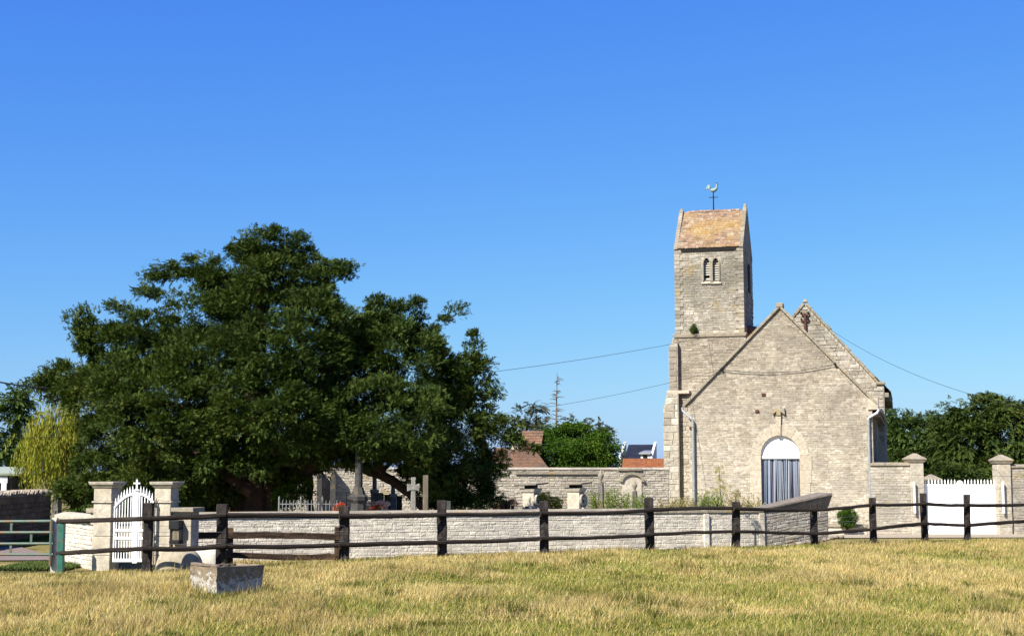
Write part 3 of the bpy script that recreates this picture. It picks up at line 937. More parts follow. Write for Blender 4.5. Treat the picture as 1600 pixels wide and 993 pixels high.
    d = vb.build('downpipe', M['zinc'], CH)
    for zz in (zt2 - 0.3, 1.7):
        vb = MB(); vb.lathe([(0.07, zz), (0.07, zz + .05)], px, -0.14, 10); vb.build('bracket', M['zinc'], d)
    # cable fixed across the gable
    a = G(1128, 577); b = G(1305, 569)
    pts = []
    for k in range(17):
        s = k / 16
        pts.append((a[0] + (b[0] - a[0]) * s, -0.09, a[1] + (b[1] - a[1]) * s - 0.22 * 4 * s * (1 - s)))
    vb = MB(); vb.tube(pts, 0.011, 5); vb.build('wall_cable', M['wire'], CH)
    for q in (a, b):
        vb = MB(); vb.lathe([(0.03, q[1] - .05), (0.055, q[1] - .02), (0.055, q[1] + .03), (0.03, q[1] + .06)], q[0], -0.1, 8); vb.build('insulator', M['blackiron'], CH)
    for (qx, qy) in ((1080, 668), (1193, 616), (1183, 642)):
        q = G(qx, qy); vb = MB(); vb.box(q[0] - .07, q[0] + .07, -0.065, 0.0, q[1] - .04, q[1] + .05); vb.build('iron_stub', M['rust'], CH)
    # nave behind: side walls, roof
    LN = 12.0
    vb = MB(); vb.box(xr - 0.55, xr, 0.55, LN, -0.35, zl - 0.1); sw = vb.build('nave_wall', M['tower'], CH)
    vb = MB(); vb.box(xl, xl + 0.5, 0.55, LN, -0.35, zl - 0.1); vb.build('nave_wall', M['tower'], CH)
    rz_ = apex[1] - 0.25
    for sgn, xa in ((-1, xl - .05), (1, xr + .32)):
        zz = zl - 0.12 if sgn < 0 else zl - 0.42
        vb = MB()
        rows = 22
        for k in range(rows):
            s0, s1 = k / rows, (k + 1) / rows
            x0 = xa + (apex[0] - xa) * s0; x1 = xa + (apex[0] - xa) * (s1 + 0.01)
            z0 = zz + (rz_ - zz) * s0; z1 = zz + (rz_ - zz) * (s1 + .01)
            yy = 0.5
            while yy < LN:
                y2 = yy + 0.28
                vb.hexa([(x0, yy, z0), (x0, y2 - .01, z0), (x1, y2 - .01, z1), (x1, yy, z1), (x0, yy, z0 + .06), (x0, y2 - .01, z0 + .06), (x1, y2 - .01, z1 + .03), (x1, yy, z1 + .03)])
                yy += 0.28
        vb.build('roof_tiles', M['redtile'], CH, kind='stuff')
    vb = MB(); vb.box(apex[0] - .1, apex[0] + .1, 0.5, LN, rz_, rz_ + 0.12); vb.build('ridge', M['redtile'], CH)
    vb = MB(); vb.tube([(xr + .34, 0.3, zl - 0.38), (xr + .34, LN, zl - 0.38)], 0.07, 8); vb.build('gutter', M['zinc'], CH)
    vb = MB(); vb.box(xr, xr + 0.3, 0.2, LN, zl - 0.62, zl - 0.46); vb.build('cornice', M['coping'], CH)
    # buttresses along the dark side, with sloping feet
    for yb in (7.2, 11.5):
        vb = MB(); vb.ext([(0, -0.35), (0.75, -0.35), (0.7, 1.5), (0.42, 2.0), (0.38, zl - 1.9), (0, zl - 1.2)], 0, 0.7)
        o = vb.build('buttress', M['ashlar'], CH); o.location = (xr, yb, 0)
    for yb in (2.3, 4.6):
        vb = MB(); vb.box(xr - .02, xr + 0.09, yb, yb + .28, -0.3, zl - 0.62); vb.build('pilaster', M['tower'], CH)
    return apex, xl, xr, zl
apex, XL, XR, ZL = build_gable()

def build_choir():
    D = 12.2
    a = G(1258, 475, D); r = G(1372, 600, D); rr = G(1381, 600, D); rb = G(1381, 641, D)
    c2 = G(1389, 613, D)
    half = r[0] - a[0]
    zl = r[1]
    mb = MB()
    holed(mb, [(a[0] - half, -0.3), (rr[0], -0.3), (rr[0], zl), (r[0], zl), (a[0], a[1]), (a[0] - half, zl)], [], D, D + 0.5)
    mb.build('choir_wall', M['mortar'], CH)
    lo = interp([(-.3, a[0] - half), (zl, a[0] - half), (a[1], a[0] - .03)])
    hi = interp([(-.3, rr[0] - .02), (zl - .01, rr[0] - .02), (zl + .01, r[0] - .02), (a[1], a[0] + .03)])
    courses(CH, spans_of(lo, hi), ZL - 1.8, a[1] - .1, (0.13, 0.24), (0.25, 0.6), M['tower'], out=0.04, gap=0.014, most=0, y=D)
    for x0, sgn in ((a[0] - half, 1), (r[0], -1)):
        L = math.hypot(half, a[1] - zl); n = 15
        ux, uz = (a[0] - x0) / L, (a[1] - zl) / L
        nx, nz = (-uz, ux) if sgn > 0 else (uz, -ux)
        for k in range(n):
            s, e = L * k / n, L * (k + 1) / n - .01
            th = 0.12 + random.uniform(-.03, .03)
            q = [(x0 + ux * s, zl + uz * s), (x0 + ux * e, zl + uz * e), (x0 + ux * e + nx * th, zl + uz * e + nz * th), (x0 + ux * s + nx * th, zl + uz * s + nz * th)]
            vb = MB(); vb.ext(q, D - 0.08, D + 0.5); vb.build('choir_rake_stone', M['coping'], CH, bevel=0.02)
    vb = MB(); vb.frus((a[0] - .12, a[0] + .12, D - .08, D + .4), (a[0] - .03, a[0] + .03, D + .1, D + .25), a[1] + .1, a[1] + .27); vb.build('apex_stone', M['coping'], CH, bevel=0.02)
    vb = MB(); vb.box(r[0] - .1, rr[0] + .06, D - .1, D + .5, zl - .02, zl + .12); vb.build('kneeler', M['coping'], CH, bevel=0.03)
    vb = MB(); vb.box(rr[0], c2[0], D + .05, D + .5, c2[1] - .22, c2[1]); vb.build('kneeler', M['coping'], CH, bevel=0.03)
    vb = MB(); vb.box(a[0] - half, rr[0] - .05, D + .5, D + 9, -0.3, zl); vb.build('choir_body', M['tower'], CH)
    for sgn, x0 in ((1, rr[0] + .3), (-1, a[0] - half - .1)):
        vb = MB()
        z0 = zl - (.35 if sgn > 0 else .1)
        rows = 20
        for k in range(rows):
            s0, s1 = k / rows, (k + 1.1) / rows
            xa, xb = x0 + (a[0] - x0) * s0, x0 + (a[0] - x0) * s1
            za, zb = z0 + (a[1] - .2 - z0) * s0, z0 + (a[1] - .2 - z0) * s1
            for j in range(28):
                ya, yb = D + .5 + j * .3, D + .5 + j * .3 + .29
                vb.hexa([(xa, ya, za), (xa, yb, za), (xb, yb, zb), (xb, ya, zb), (xa, ya, za + .06), (xa, yb, za + .06), (xb, yb, zb + .03), (xb, ya, zb + .03)])
        vb.build('roof_tiles', M['redtile'], CH, kind='stuff')
    vb = MB(); vb.box(rr[0] - .05, rr[0] + .3, D + .5, D + 9, zl - .75, zl - .45); vb.build('cornice', M['coping'], CH)
    # rusty bracket of the power line on the choir gable
    b0, b1 = G(1258, 516, D - .1), G(1258, 489, D - .1)
    T = thing('wire_bracket', 'rusty iron wire bracket standing on the rear gable of the church', 'bracket', CH.matrix_basis @ Vector((b0[0], D - .12, b0[1])), -GAM)
    H = b1[1] - b0[1]
    vb = MB(); vb.box(-.05, .05, -.05, .05, 0, H); vb.build('post', M['rust'], T)
    for zz in (H * .52, H * .88):
        vb = MB(); vb.box(-.16, .16, -.03, .03, zz, zz + .05); arm = vb.build('cross_arm', M['rust'], T)
        for s in (-.16, .16):
            vb = MB(); vb.lathe([(.03, zz + .05), (.05, zz + .08), (.05, zz + .14), (.02, zz + .17)], s, 0, 8); vb.build('insulator', M['blackiron'], arm)
    return (CH.matrix_basis if False else T.location.copy()), H
BR, BRH = build_choir()

def build_tower():
    D = 2.2
    # stage edges on the tower's front plane
    x0 = G(1054, 400, D)[0]; x1 = G(1161, 400, D)[0]
    ze = (G(1054, 388, D)[1] + G(1161, 388, D)[1]) / 2
    zs_ = G(1105, 525, D)[1]            # string course
    zl_ = G(1055, 615, D)[1]            # ledge
    zr = G(1110, 330, D)[1]             # ridge (its plane lies further back, corrected below)
    wid = x1 - x0
    dep = wid * 1.22
    # ridge height seen at the depth of the ridge
    zr = (G(1066, 333, D + dep / 2)[1] + G(1158, 330, D + dep / 2)[1]) / 2
    # belfry openings
    def lancet(cx, r, zs, zb, n=7):
        R2 = r * 1.9
        pts = [(cx - r, zb)]
        ca = math.acos((R2 - r) / R2)
        for k in range(n + 1):
            a = ca * k / n
            pts.append((cx - r + R2 - R2 * math.cos(a), zs + R2 * math.sin(a)))
        for k in range(n - 1, -1, -1):
            a = ca * k / n
            pts.append((cx + r - R2 + R2 * math.cos(a), zs + R2 * math.sin(a)))
        pts.append((cx + r, zb))
        return pts
    lan = []
    for pa, pb in ((1099.5, 1109), (1113.5, 1123)):
        a, b = G(pa, 420, D)[0], G(pb, 420, D)[0]
        lan.append(((a + b) / 2, (b - a) / 2, G(pa, 411, D)[1], G(pa, 439, D)[1]))
    mb = MB()
    holed(mb, [(x0, zs_), (x1, zs_), (x1, ze), (x0, ze)], [lancet(*l) for l in lan], D, D + 0.4)
    tw = mb.build('tower', M['mortar'], CH)
    mb = MB(); mb.box(x0, x1, D + dep - .4, D + dep, zs_, ze); mb.box(x0, x0 + .4, D + .4, D + dep - .4, zs_, ze); mb.box(x1 - .4, x1, D + .4, D + dep - .4, zs_, ze)
    mb.build('tower_shaft', M['tower'], CH)
    # stones of the front
    holes = []
    for l in lan:
        holes.append(rect_hole(l[0] - l[1] - .09, l[0] + l[1] + .09, l[3] - .1, l[2] + l[1] * 1.75))
    courses(tw, spans_of(lambda z: x0 + .02, lambda z: x1 - .02, holes), zs_ + .12, ze, (0.065, 0.125), (0.12, 0.34), M['tower'], out=0.022, gap=0.008, most=300, y=D)
    # stones of the dark right side
    MT = Matrix.Translation((x1, D, 0)) @ Matrix.Rotation(PI / 2, 4, 'Z')
    courses(tw, spans_of(lambda z: 0.02, lambda z: dep - .02), zs_ + .12, ze, (0.13, 0.24), (0.25, 0.6), M['tower'], out=0.035, gap=0.014, most=0, M4=MT, name='side_stone')
    for k in range(22):                        # corner stones
        z = zs_ + .12 + k * (ze - zs_ - .12) / 22
        h = (ze - zs_ - .12) / 22
        for xx, s in ((x0, 1), (x1, -1)):
            wq = (.34 if k % 2 else .22)
            vb = MB(); vb.box(min(xx - .012 * s, xx + wq * s), max(xx - .012 * s, xx + wq * s), D - .04, D + .3, z + .004, z + h - .008)
            vb.build('quoin', M['tower'], tw, bevel=.01)
    # louvres, surrounds, sills
    for li, l in enumerate(lan):
        win = MB(); win.box(l[0] - l[1] - .02, l[0] + l[1] + .02, D + .38, D + .5, l[3], l[2] + l[1] * 1.8); wo = win.build('belfry_window', M['dark'], tw)
        ns = 9
        top = l[2] + l[1] * .9
        for k in range(ns):
            if li == 0 and k == 1: continue      # one louvre has fallen out
            z = l[3] + .06 + (top - l[3]) * k / ns
            vb = MB(); vb.hexa([(l[0] - l[1], D + .1, z), (l[0] + l[1], D + .1, z), (l[0] + l[1], D + .34, z + .1), (l[0] - l[1], D + .34, z + .1), (l[0] - l[1], D + .1, z + .035), (l[0] + l[1], D + .1, z + .035), (l[0] + l[1], D + .34, z + .135), (l[0] - l[1], D + .34, z + .135)])
            vb.build('louvre', M['slat'], wo)
        inn = lancet(*l); out_ = lancet(l[0], l[1] + .055, l[2], l[3] - .0)
        n = len(inn)
        for k in range(n - 1):
            vb = MB(); vb.ext([out_[k], out_[k + 1], inn[k + 1], inn[k]], D - .055, D + .2)
            vb.build('window_moulding', M['tower'], wo)
        vb = MB(); vb.hexa([(l[0] - l[1] - .1, D - .08, l[3] - .12), (l[0] + l[1] + .1, D - .08, l[3] - .12), (l[0] + l[1] + .1, D + .3, l[3] - .12), (l[0] - l[1] - .1, D + .3, l[3] - .12), (l[0] - l[1] - .1, D - .08, l[3] - .06), (l[0] + l[1] + .1, D - .08, l[3] - .06), (l[0] + l[1] + .1, D + .3, l[3] + .02), (l[0] - l[1] - .1, D + .3, l[3] + .02)])
        vb.build('sill', M['cream'], wo)
    # near-black panel painted as the unlit depth of an opening, dark side
    vb = MB(); vb.box(x1 + .02, x1 + .06, D + dep * .42, D + dep * .62, zs_ + 2.0, ze - .5); vb.build('side_dark_panel', M['dark'], tw)
    vb = MB(); vb.box(x1 + .02, x1 + .075, D + dep * .62, D + dep * .69, zs_ + 1.9, ze - .4); vb.build('side_jamb', M['ashlar'], tw)
    # string course and lower stages
    def ring(nm, za, zb, over, xa, xb, mat, ya=D):
        vb = MB(); vb.hexa([(xa - over * .5, ya - over * .5, za), (xb + over * .5, ya - over * .5, za), (xb + over * .5, D + dep, za), (xa - over * .5, D + dep, za), (xa - over, ya - over, zb), (xb + over, ya - over, zb), (xb + over, D + dep, zb), (xa - over, D + dep, zb)])
        return vb.build(nm, mat, CH, bevel=.02)
    ring('string_course', zs_ - .04, zs_ + .11, .12, x0, x1, M['ashlar'])
    xa = G(1051, 570, D)[0]
    mb = MB(); mb.box(xa, x1 + .05, D, D + dep, zl_, zs_ - .04); ls = mb.build('tower_stage', M['mortar'], CH)
    courses(ls, spans_of(lambda z: xa + .02, lambda z: x1), zl_ + .1, zs_ - .05, (0.07, 0.13), (0.14, 0.4), M['gable'], out=0.02, gap=.008, most=120, y=D)
    # flat corner buttress
    b0, b1 = G(1045, 575, D - .25)[0], G(1059, 575, D - .25)[0]
    z1 = G(1050, 535, D - .25)[1]
    mb = MB(); mb.ext([(b0, zl_), (b1, zl_), (b1, z1), (b0 + .12, z1), (b0, z1 - .25)], D - .25, D + 0.8); bt = mb.build('buttress', M['mortar'], CH)
    courses(bt, spans_of(lambda z: b0 + .015, lambda z: b1 - .015), zl_ + .1, z1 - .15, (0.18, 0.3), (0.2, 0.45), M['gable'], out=0.03, gap=.012, y=D - .25)
    vb = MB(); vb.box(b0 - .08, G(1078, 615, D - .25)[0], D - .42, D + .5, zl_ - .02, zl_ + .12); vb.build('ledge', M['ashlar'], CH, bevel=.02)
    # broad base
    c0, c1, c2 = G(1037, 700, D - .5)[0], G(1061, 700, D - .5)[0], G(1084, 700, D - .5)[0]
    zt = G(1045, 640, D - .5)[1]; zt2 = zl_ - .02
    mb = MB(); mb.ext([(c0, -.4), (c1, -.4), (c1, zt2), (c0 + .15, zt2), (c0, zt)], D - .5, D + 1.2); bb = mb.build('buttress', M['mortar'], CH)
    courses(bb, spans_of(interp([(-.4, c0 + .01), (zt, c0 + .01), (zt2, c0 + .16)]), lambda z: c1 - .01), -.3, zt2, (0.2, 0.34), (0.22, 0.5), M['tower'], out=0.035, gap=.012, y=D - .5)
    mb = MB(); mb.box(c1, XL + .6, D - .2, D + 2, -.4, zt2); lb = mb.build('tower_base', M['mortar'], CH)
    courses(lb, spans_of(lambda z: c1 + .01, lambda z: XL + .55), -.3, zt2, (0.12, 0.24), (0.2, 0.4), M['gable'], out=0.03, gap=.012, y=D - .2)
    mb = MB(); mb.box(xa, x1, D + .1, D + dep, -.4, zl_); mb.build('tower_core', M['tower'], CH)
    # saddleback roof: tiles on the front slope, gable walls with stepped verges
    ym = D + dep / 2
    for xx, s in ((x0 + .0, -1), (x1 - .13, 1)):
        vb = MB()
        y0, y1 = D - .02, D + dep + .02
        vb.add([(xx, y0, ze), (xx, y1, ze), (xx, ym, zr + .1), (xx + .13, y0, ze), (xx + .13, y1, ze), (xx + .13, ym, zr + .1)], [(0, 2, 1), (3, 4, 5), (0, 3, 5, 2), (1, 2, 5, 4), (0, 1, 4, 3)])
        gb = vb.build('roof_gable', M['tower'], CH)
        n = 14
        for side in (0, 1):
            for k in range(n):
                t0, t1 = k / n, (k + 1) / n
                ya = (y0 + (ym - y0) * t0) if side == 0 else (y1 + (ym - y1) * t0)
                yb = (y0 + (ym - y0) * t1) if side == 0 else (y1 + (ym - y1) * t1)
                za, zb = ze + (zr + .1 - ze) * t0, ze + (zr + .1 - ze) * t1
                oy = -.07 if side == 0 else .07
                vb = MB()
                vb.add([(xx - .02, ya + oy, za), (xx + .145, ya + oy, za), (xx + .145, yb + oy, za + .0), (xx - .02, yb + oy, za), (xx - .02, ya + oy, za + .1), (xx + .145, ya + oy, za + .1), (xx + .145, yb, zb + .04), (xx - .02, yb, zb + .04)], [(3, 2, 1, 0), (4, 5, 6, 7), (0, 1, 5, 4), (1, 2, 6, 5), (2, 3, 7, 6), (3, 0, 4, 7)])
                vb.build('verge_stone', M['gable'], gb, bevel=.008)
        vb = MB(); vb.frus((xx - .02, xx + .15, ym - .13, ym + .13), (xx + .02, xx + .11, ym - .08, ym + .08), zr + .02, zr + (.3 if s > 0 else .2)); vb.build('finial', M['coping'], gb, bevel=.02)
    rows = 20
    for side in (0, 1):
        vb = MB()
        y0 = D - .1 if side == 0 else D + dep + .1
        for k in range(rows):
            t0, t1 = k / rows, (k + 1.25) / rows
            ya, yb = y0 + (ym - y0) * t0, y0 + (ym - y0) * min(t1, 1)
            za, zb = ze + .03 + (zr - ze) * t0, ze + .03 + (zr - ze) * min(t1, 1)
            x = x0 + .13 - random.random() * .1
            while x < x1 - .13:
                w = random.uniform(.14, .19)
                l = random.uniform(-.012, .014)
                xe = min(x + w - .006, x1 - .12); xs_ = max(x, x0 + .12)
                if xe > xs_:
                    vb.hexa([(xs_, ya, za + l), (xe, ya, za + l * .5), (xe, yb, zb), (xs_, yb, zb), (xs_, ya, za + .055 + l), (xe, ya, za + .055 + l * .5), (xe, yb, zb + .012), (xs_, yb, zb + .012)])
                x += w
        vb.build('roof_tiles', M['rooftile'], CH, kind='stuff')
    for k in range(13):
        xa_, xb_ = x0 + .3 + (x1 - x0 - .6) * k / 13, x0 + .3 + (x1 - x0 - .6) * (k + 1) / 13 - .01
        zz = zr + random.uniform(-.015, .02)
        vb = MB(); vb.ext([(-.1, 0), (-.07, .07), (0, .1), (.07, .07), (.1, 0)], xa_, xb_)
        vb.v = [Vector((q.y, ym + q.x, zz + q.z)) for q in vb.v]
        vb.build('ridge_tile', M['rooftile'], CH)
    vb = MB(); vb.box(x0 + .28, x1 - .28, D - .07, D + .2, ze - .1, ze - .005); vb.build('eaves_strip', M['dark'], CH)  # near-black strip along the eaves line
    # scrap of tiled roof between the tower and the front gable
    q = G(1172, 517, 3.2); vb = MB(); vb.hexa([(x1 + .02, 2.9, q[1] - .6), (x1 + .55, 2.9, q[1] - .6), (x1 + .55, 4.0, q[1] - .3), (x1 + .02, 4.0, q[1] - .3), (x1 + .02, 2.9, q[1] + .16), (x1 + .5, 2.9, q[1] + .02), (x1 + .5, 4.0, q[1] + .2), (x1 + .02, 4.0, q[1] + .34)]); vb.build('tile_flashing', M['redtile'], CH)
    # weathercock
    wx, wz = G(1115, 330, ym)
    base = CH.matrix_basis @ Vector((wx, ym, zr + .05))
    T = thing('weathercock', 'pale green metal weathercock on a rod above the tower roof', 'weathercock', base, -GAM)
    H = G(1115, 300, ym)[1] - zr - .05
    vb = MB(); vb.tube([(0, 0, -.05), (0, 0, H)], [.03, .022], 8); vb.build('rod', M['blackiron'], T)
    vb = MB(); vb.tube([(-.2, 0, H * .72), (.2, 0, H * .72)], .016, 6); vb.tube([(0, -.2, H * .72), (0, .2, H * .72)], .016, 6); vb.build('cross_bar', M['blackiron'], T)
    vb = MB()
    prof = [(-.14, .1, .03), (-.08, .07, .07), (0, .055, .095), (.08, .075, .09), (.13, .13, .065), (.145, .2, .05), (.145, .26, .042), (.15, .3, .045), (.155, .34, .02)]
    vb.tube([(a, 0, H + b + .02) for a, b, c in prof], [c for a, b, c in prof], 10)
    vb.build('rooster_body', M['copper'], T, smooth=True)
    vb = MB()
    for k in range(5):
        a = R(100 + 22 * k)
        pts = [(-.12, 0, H + .12)]
        for j in range(1, 6):
            s = j / 5
            pts.append((-.12 - .24 * s * (0.55 + .12 * k), (k - 2) * .006, H + .12 + .2 * math.sin(PI * s * .75) * (1.25 - .2 * k) - .1 * s * s))
        vb.tube(pts, [.025, .035, .038, .034, .026, .008], 6)
    vb.build('tail', M['copper'], T, smooth=True)
    vb = MB(); vb.ext([(.12, H + .35), (.11, H + .4), (.14, H + .385), (.15, H + .42), (.17, H + .385), (.2, H + .39), (.185, H + .34)], -.012, .012); vb.build('comb', M['blackiron'], T)
    vb = MB(); vb.tube([(.18, 0, H + .325), (.24, 0, H + .31)], [.018, .003], 6); vb.build('beak', M['blackiron'], T)
    vb = MB(); vb.tube([(0, 0, H - .02), (0, 0, H + .06)], .03, 8); vb.build('socket', M['blackiron'], T)
    # bush growing out of the wall
    q = G(1085, 513, D - .1)
    loc = CH.matrix_basis @ Vector((q[0], D - .1, q[1]))
    T = thing('wall_shrub', 'small dark bush growing out of the tower wall above the string course', 'shrub', loc)
    crown(T, [(tuple(loc), (.1, .1, .13))], .08, .07, 12, .09, M['yew'], LEAVES, 5, inner=.3)
    vb = MB(); vb.tube([(0.02, .1, -.22), (0, 0, 0)], .012, 5); vb.build('stem', M['bark'], T)
build_tower()

# ------------------------------------------------------------------ cemetery walls
def wall(name, label, A, B, thick, zb, zt, mat, mort, ch, ln, cope=0.12, over=0.07, slab=1.2, most=300, out=0.03, gap=0.012, cope_mat=None, group=None, shear=None, top_fn=None):
    A, B = Vector(A), Vector(B)
    L = (B - A).to_2d().length
    T = thing(name, label, 'wall', (A.x, A.y, 0), math.atan2(B.y - A.y, B.x - A.x), group)
    sh = shear or (lambda x: 0.0)
    mb = MB()
    n = 8
    for k in range(n):
        x0, x1 = L * k / n, L * (k + 1) / n
        mb.hexa([(x0, 0, zb - .4), (x1, 0, zb - .4), (x1, thick, zb - .4), (x0, thick, zb - .4), (x0, 0, zt + sh(x0)), (x1, 0, zt + sh(x1)), (x1, thick, zt + sh(x1)), (x0, thick, zt + sh(x0))], .4)
    core = MB()
    core.v, core.f, core.t = mb.v, mb.f, mb.t
    core.build('wall_core', mort, T)
    courses(T, spans_of(lambda z: 0.01, lambda z: L - .01), zb, zt, ch, ln, mat, out=out, gap=gap, most=most, shear=sh if shear else None)
    if cope:
        x = 0.0
        while x < L - .01:
            e = min(x + slab * random.uniform(.8, 1.2), L)
            if L - e < .4: e = L
            j = random.uniform(-.01, .01)
            vb = MB()
            z0a, z0b = zt + sh(x) + .004, zt + sh(e) + .004
            vb.hexa([(x + .004, -over + j, z0a), (e - .004, -over + j, z0b), (e - .004, thick + over, z0b), (x + .004, thick + over, z0a),
                     (x + .004, -over + j, z0a + cope * .62), (e - .004, -over + j, z0b + cope * .62), (e - .004, thick + over, z0b + cope * .62), (x + .004, thick + over, z0a + cope * .62)])
            vb.hexa([(x + .004, -over + j, z0a + cope * .62), (e - .004, -over + j, z0b + cope * .62), (e - .004, thick + over, z0b + cope * .62), (x + .004, thick + over, z0a + cope * .62),
                     (x + .004, thick * .3, z0a + cope), (e - .004, thick * .3, z0b + cope), (e - .004, thick * .7, z0b + cope), (x + .004, thick * .7, z0a + cope)], vb.t[-1])
            vb.build('coping_slab', cope_mat or M['coping'], T, bevel=.012)
            x = e
    return T, L

FW, FL = wall('cemetery_wall', 'long whitewashed rubble wall with stone coping behind the wooden fence', WALL_A, WALL_B, .45, -.32, .68, M['frontwall'], M['mortar_white'], (.04, .1), (.07, .28), out=.011, gap=.006, over=.04)
# flat pilaster near its right end
x0 = onp(FW, 1099, 820)[0]; x1 = onp(FW, 1107, 820)[0]
vb = MB(); vb.box(x0, x1, -.06, .1, -.4, .66); vb.build('pilaster', M['frontwall'], FW, bevel=.01)
x0 = onp(FW, 1182, 820)[0]
vb = MB(); vb.box(FL - .13, FL + .015, -.035, .3, -.4, .67); vb.build('corner_stone', M['cream'], FW, bevel=.01)

# the return of that wall, climbing to the right, under a leaning concrete coping
rise = lambda x: .26 * min(1, x / 2.3)
RW, RL = wall('cemetery_wall', 'short return wall climbing right from the long wall, under a leaning brown coping', WALL_B + Vector((.02, .02, 0)), WALL_C, .4, -.3, .68, M['backwall'], M['mortar'], (.06, .1), (.14, .34), cope=0, out=.013, gap=.009, shear=rise)
vb = MB()
e = RL + .06
za0, za1 = .69, .80
zb0, zb1 = .80, 1.15
vb.add([(.0, -.02, za0), (e - .06, -.03, zb0), (e - .06, .44, zb0), (.0, .44, za0),
        (.0, -.045, za1 - .04), (e, -.12, zb1 - .05), (e, .52, zb1 - .05), (.0, .46, za1 - .04),
        (.0, -.04, za1), (e, -.1, zb1), (e, .5, zb1), (.0, .44, za1)],
       [(3, 2, 1, 0), (0, 1, 5, 4), (1, 2, 6, 5), (2, 3, 7, 6), (3, 0, 4, 7), (4, 5, 9, 8), (5, 6, 10, 9), (6, 7, 11, 10), (7, 4, 8, 11), (8, 9, 10, 11)])
vb.build('coping', stone_mat('brown_concrete', [(.24, .2, .16), (.28, .24, .19)], (.17, .14, .11), .5, 2.0, 0), RW, bevel=.01)
# loose rubble at its foot
for k in range(16):
    x = .1 + k * .15 + random.uniform(-.04, .04)
    s = random.uniform(.05, .085)
    vb = MB()
    pts = []
    rr_ = [random.uniform(.75, 1.15) for _ in range(24)]
    prof = [(.4, -.5), (.9, -.2), (1.0, .25), (.6, .65), (.1, .75)]
    vb.lathe([(r * s, z * s) for r, z in prof], 0, 0, 7, sx=random.uniform(.9, 1.5), sy=random.uniform(.7, 1.1))
    vb.v = [v * random.uniform(.9, 1.1) for v in vb.v]
    o = vb.build('rubble_stone', M['brownstone'] if k % 3 else M['palerubble'], RW)
    o.location = (x, -.12 - random.uniform(0, .05), -.24 + rise(x) + .02)

# back wall of the cemetery
BA = Vector((XatY(428, 54.4), 54.4, 0)); BB = Vector((XatY(1046, 56.6), 56.6, 0))
zt = W(900, 730, 56).z
BW, BL = wall('cemetery_wall', 'tall pale rubble wall at the back of the cemetery beside the tower', BA, BB, .5, -.05, zt - .1, M['backwall'], M['mortar'], (.065, .12), (.12, .36), cope=.1, over=.05, slab=.8, out=.03, gap=.010, cope_mat=M['backwall'])
for (pa, pb, py) in ((805, 940, 739), (965, 1002, 733)):
    a = onp(BW, pa, py); b = onp(BW, pb, py)
    vb = MB(); vb.box(a[0], b[0], -.09, .05, a[1] - .04, a[1] + .05); vb.build('string_course', M['coping'], BW, bevel=.01)
a = onp(BW, 972, 760); b = onp(BW, 1002, 760); c = onp(BW, 987, 741); z_ = onp(BW, 987, 752)
cx, r_ = (a[0] + b[0]) / 2, (b[0] - a[0]) / 2
vb = MB(); vb.ext(arch_pts(cx, z_[1], r_, 12, 0, c[1] - z_[1]), -.055, .1); vb.build('plastered_niche', M['cream'], BW)
ap = arch_pts(cx, z_[1], r_ + .1, 12, None, c[1] - z_[1] + .1); ai = arch_pts(cx, z_[1], r_, 12, None, c[1] - z_[1])
for k in range(12):
    vb = MB(); vb.ext([ap[k], ap[k + 1], ai[k + 1], ai[k]], -.13, .1); vb.build('voussoir', M['coping'], BW)
for px, w_ in ((520, .1), (499, .09)):
    q = onp(BW, px, 745)
    vb = MB(); vb.ext([(-w_, 0), (w_, 0), (w_, q[1]), (0, q[1] + .35), (-w_, q[1])], -.55, .1)
    o = vb.build('buttress', M['dark_shaded_grave'], BW); o.location.x = q[0]  # near-black material puts the tree shade into the buttress colour
for k in range(10):      # broken brown top on the left
    q = onp(BW, 505 + k * 6, 740)
    vb = MB(); vb.box(q[0], q[0] + .22, -.05, .45, zt - .0, zt + .04 + .1 * random.random()); vb.build('top_stone', M['brownstone'], BW, bevel=.02)

# short wall left of the gate pillars, curving back
SW, SL = wall('cemetery_wall', 'short low whitewashed wall left of the gate pillars, with a rounded pale coping', (XatY(92, 31.4), 31.4, 0), (XatY(148, 28.95), 28.95, 0), .4, -.36, .66, M['frontwall'], M['mortar_white'], (.06, .1), (.13, .34), cope=.14, over=.09, slab=.8, out=.02, gap=.009, cope_mat=M['pillar'])

# ------------------------------------------------------------------ pillars of the small gate
def pillar(label, px0, px1, Y, rz, ztop, zb=-.4):
    a = XatY(px0, Y)
    T = thing('gate_pillar', label, 'pillar', (a, Y, zb), rz, 'stone pillars of the small white gate')
    w = (px1 - px0) * Y / FPX / math.cos(rz)
    d = w * .92
    H = ztop - zb
    zs_ = [0, .42, .8, 1.15, H - .42]
    for k in range(4):
        vb = MB(); vb.box(0, w, 0, d, zs_[k] + .003, zs_[k + 1] - .003); vb.build('block', M['pillar'], T, bevel=.012)
    o = .03
    vb = MB(); vb.box(-o, w + o, -o, d + o, H - .42, H - .385); vb.build('moulding', M['pillar'], T, bevel=.01)
    vb = MB(); vb.box(0, w, 0, d, H - .382, H - .13); vb.build('frieze', M['pillar'], T, bevel=.012)
    vb = MB(); vb.frus((-.01, w + .01, -.01, d + .01), (-.06, w + .06, -.06, d + .06), H - .128, H - .06); vb.frus((-.07, w + .07, -.07, d + .07), (-.085, w + .085, -.085, d + .085), H - .06, H, vb.t[-1]); vb.build('cap', M['pillar'], T, bevel=.008)
    return T, w, d
P1, pw, pd = pillar('left stone pillar of the small white gate, with moulded cap', 146, 175.5, 28.75, R(-15), W(170, 752, 28.9).z)
P2, pw2, pd2 = pillar('right stone pillar of the small white gate, with stepped block on its right side', 241, 268, 28.75, R(-15), W(262, 752, 28.85).z)
vb = MB(); vb.box(pw2 + .003, pw2 + .42, .08, .42, 0, 1.28); vb.build('side_block', M['pillar'], P2, bevel=.01)
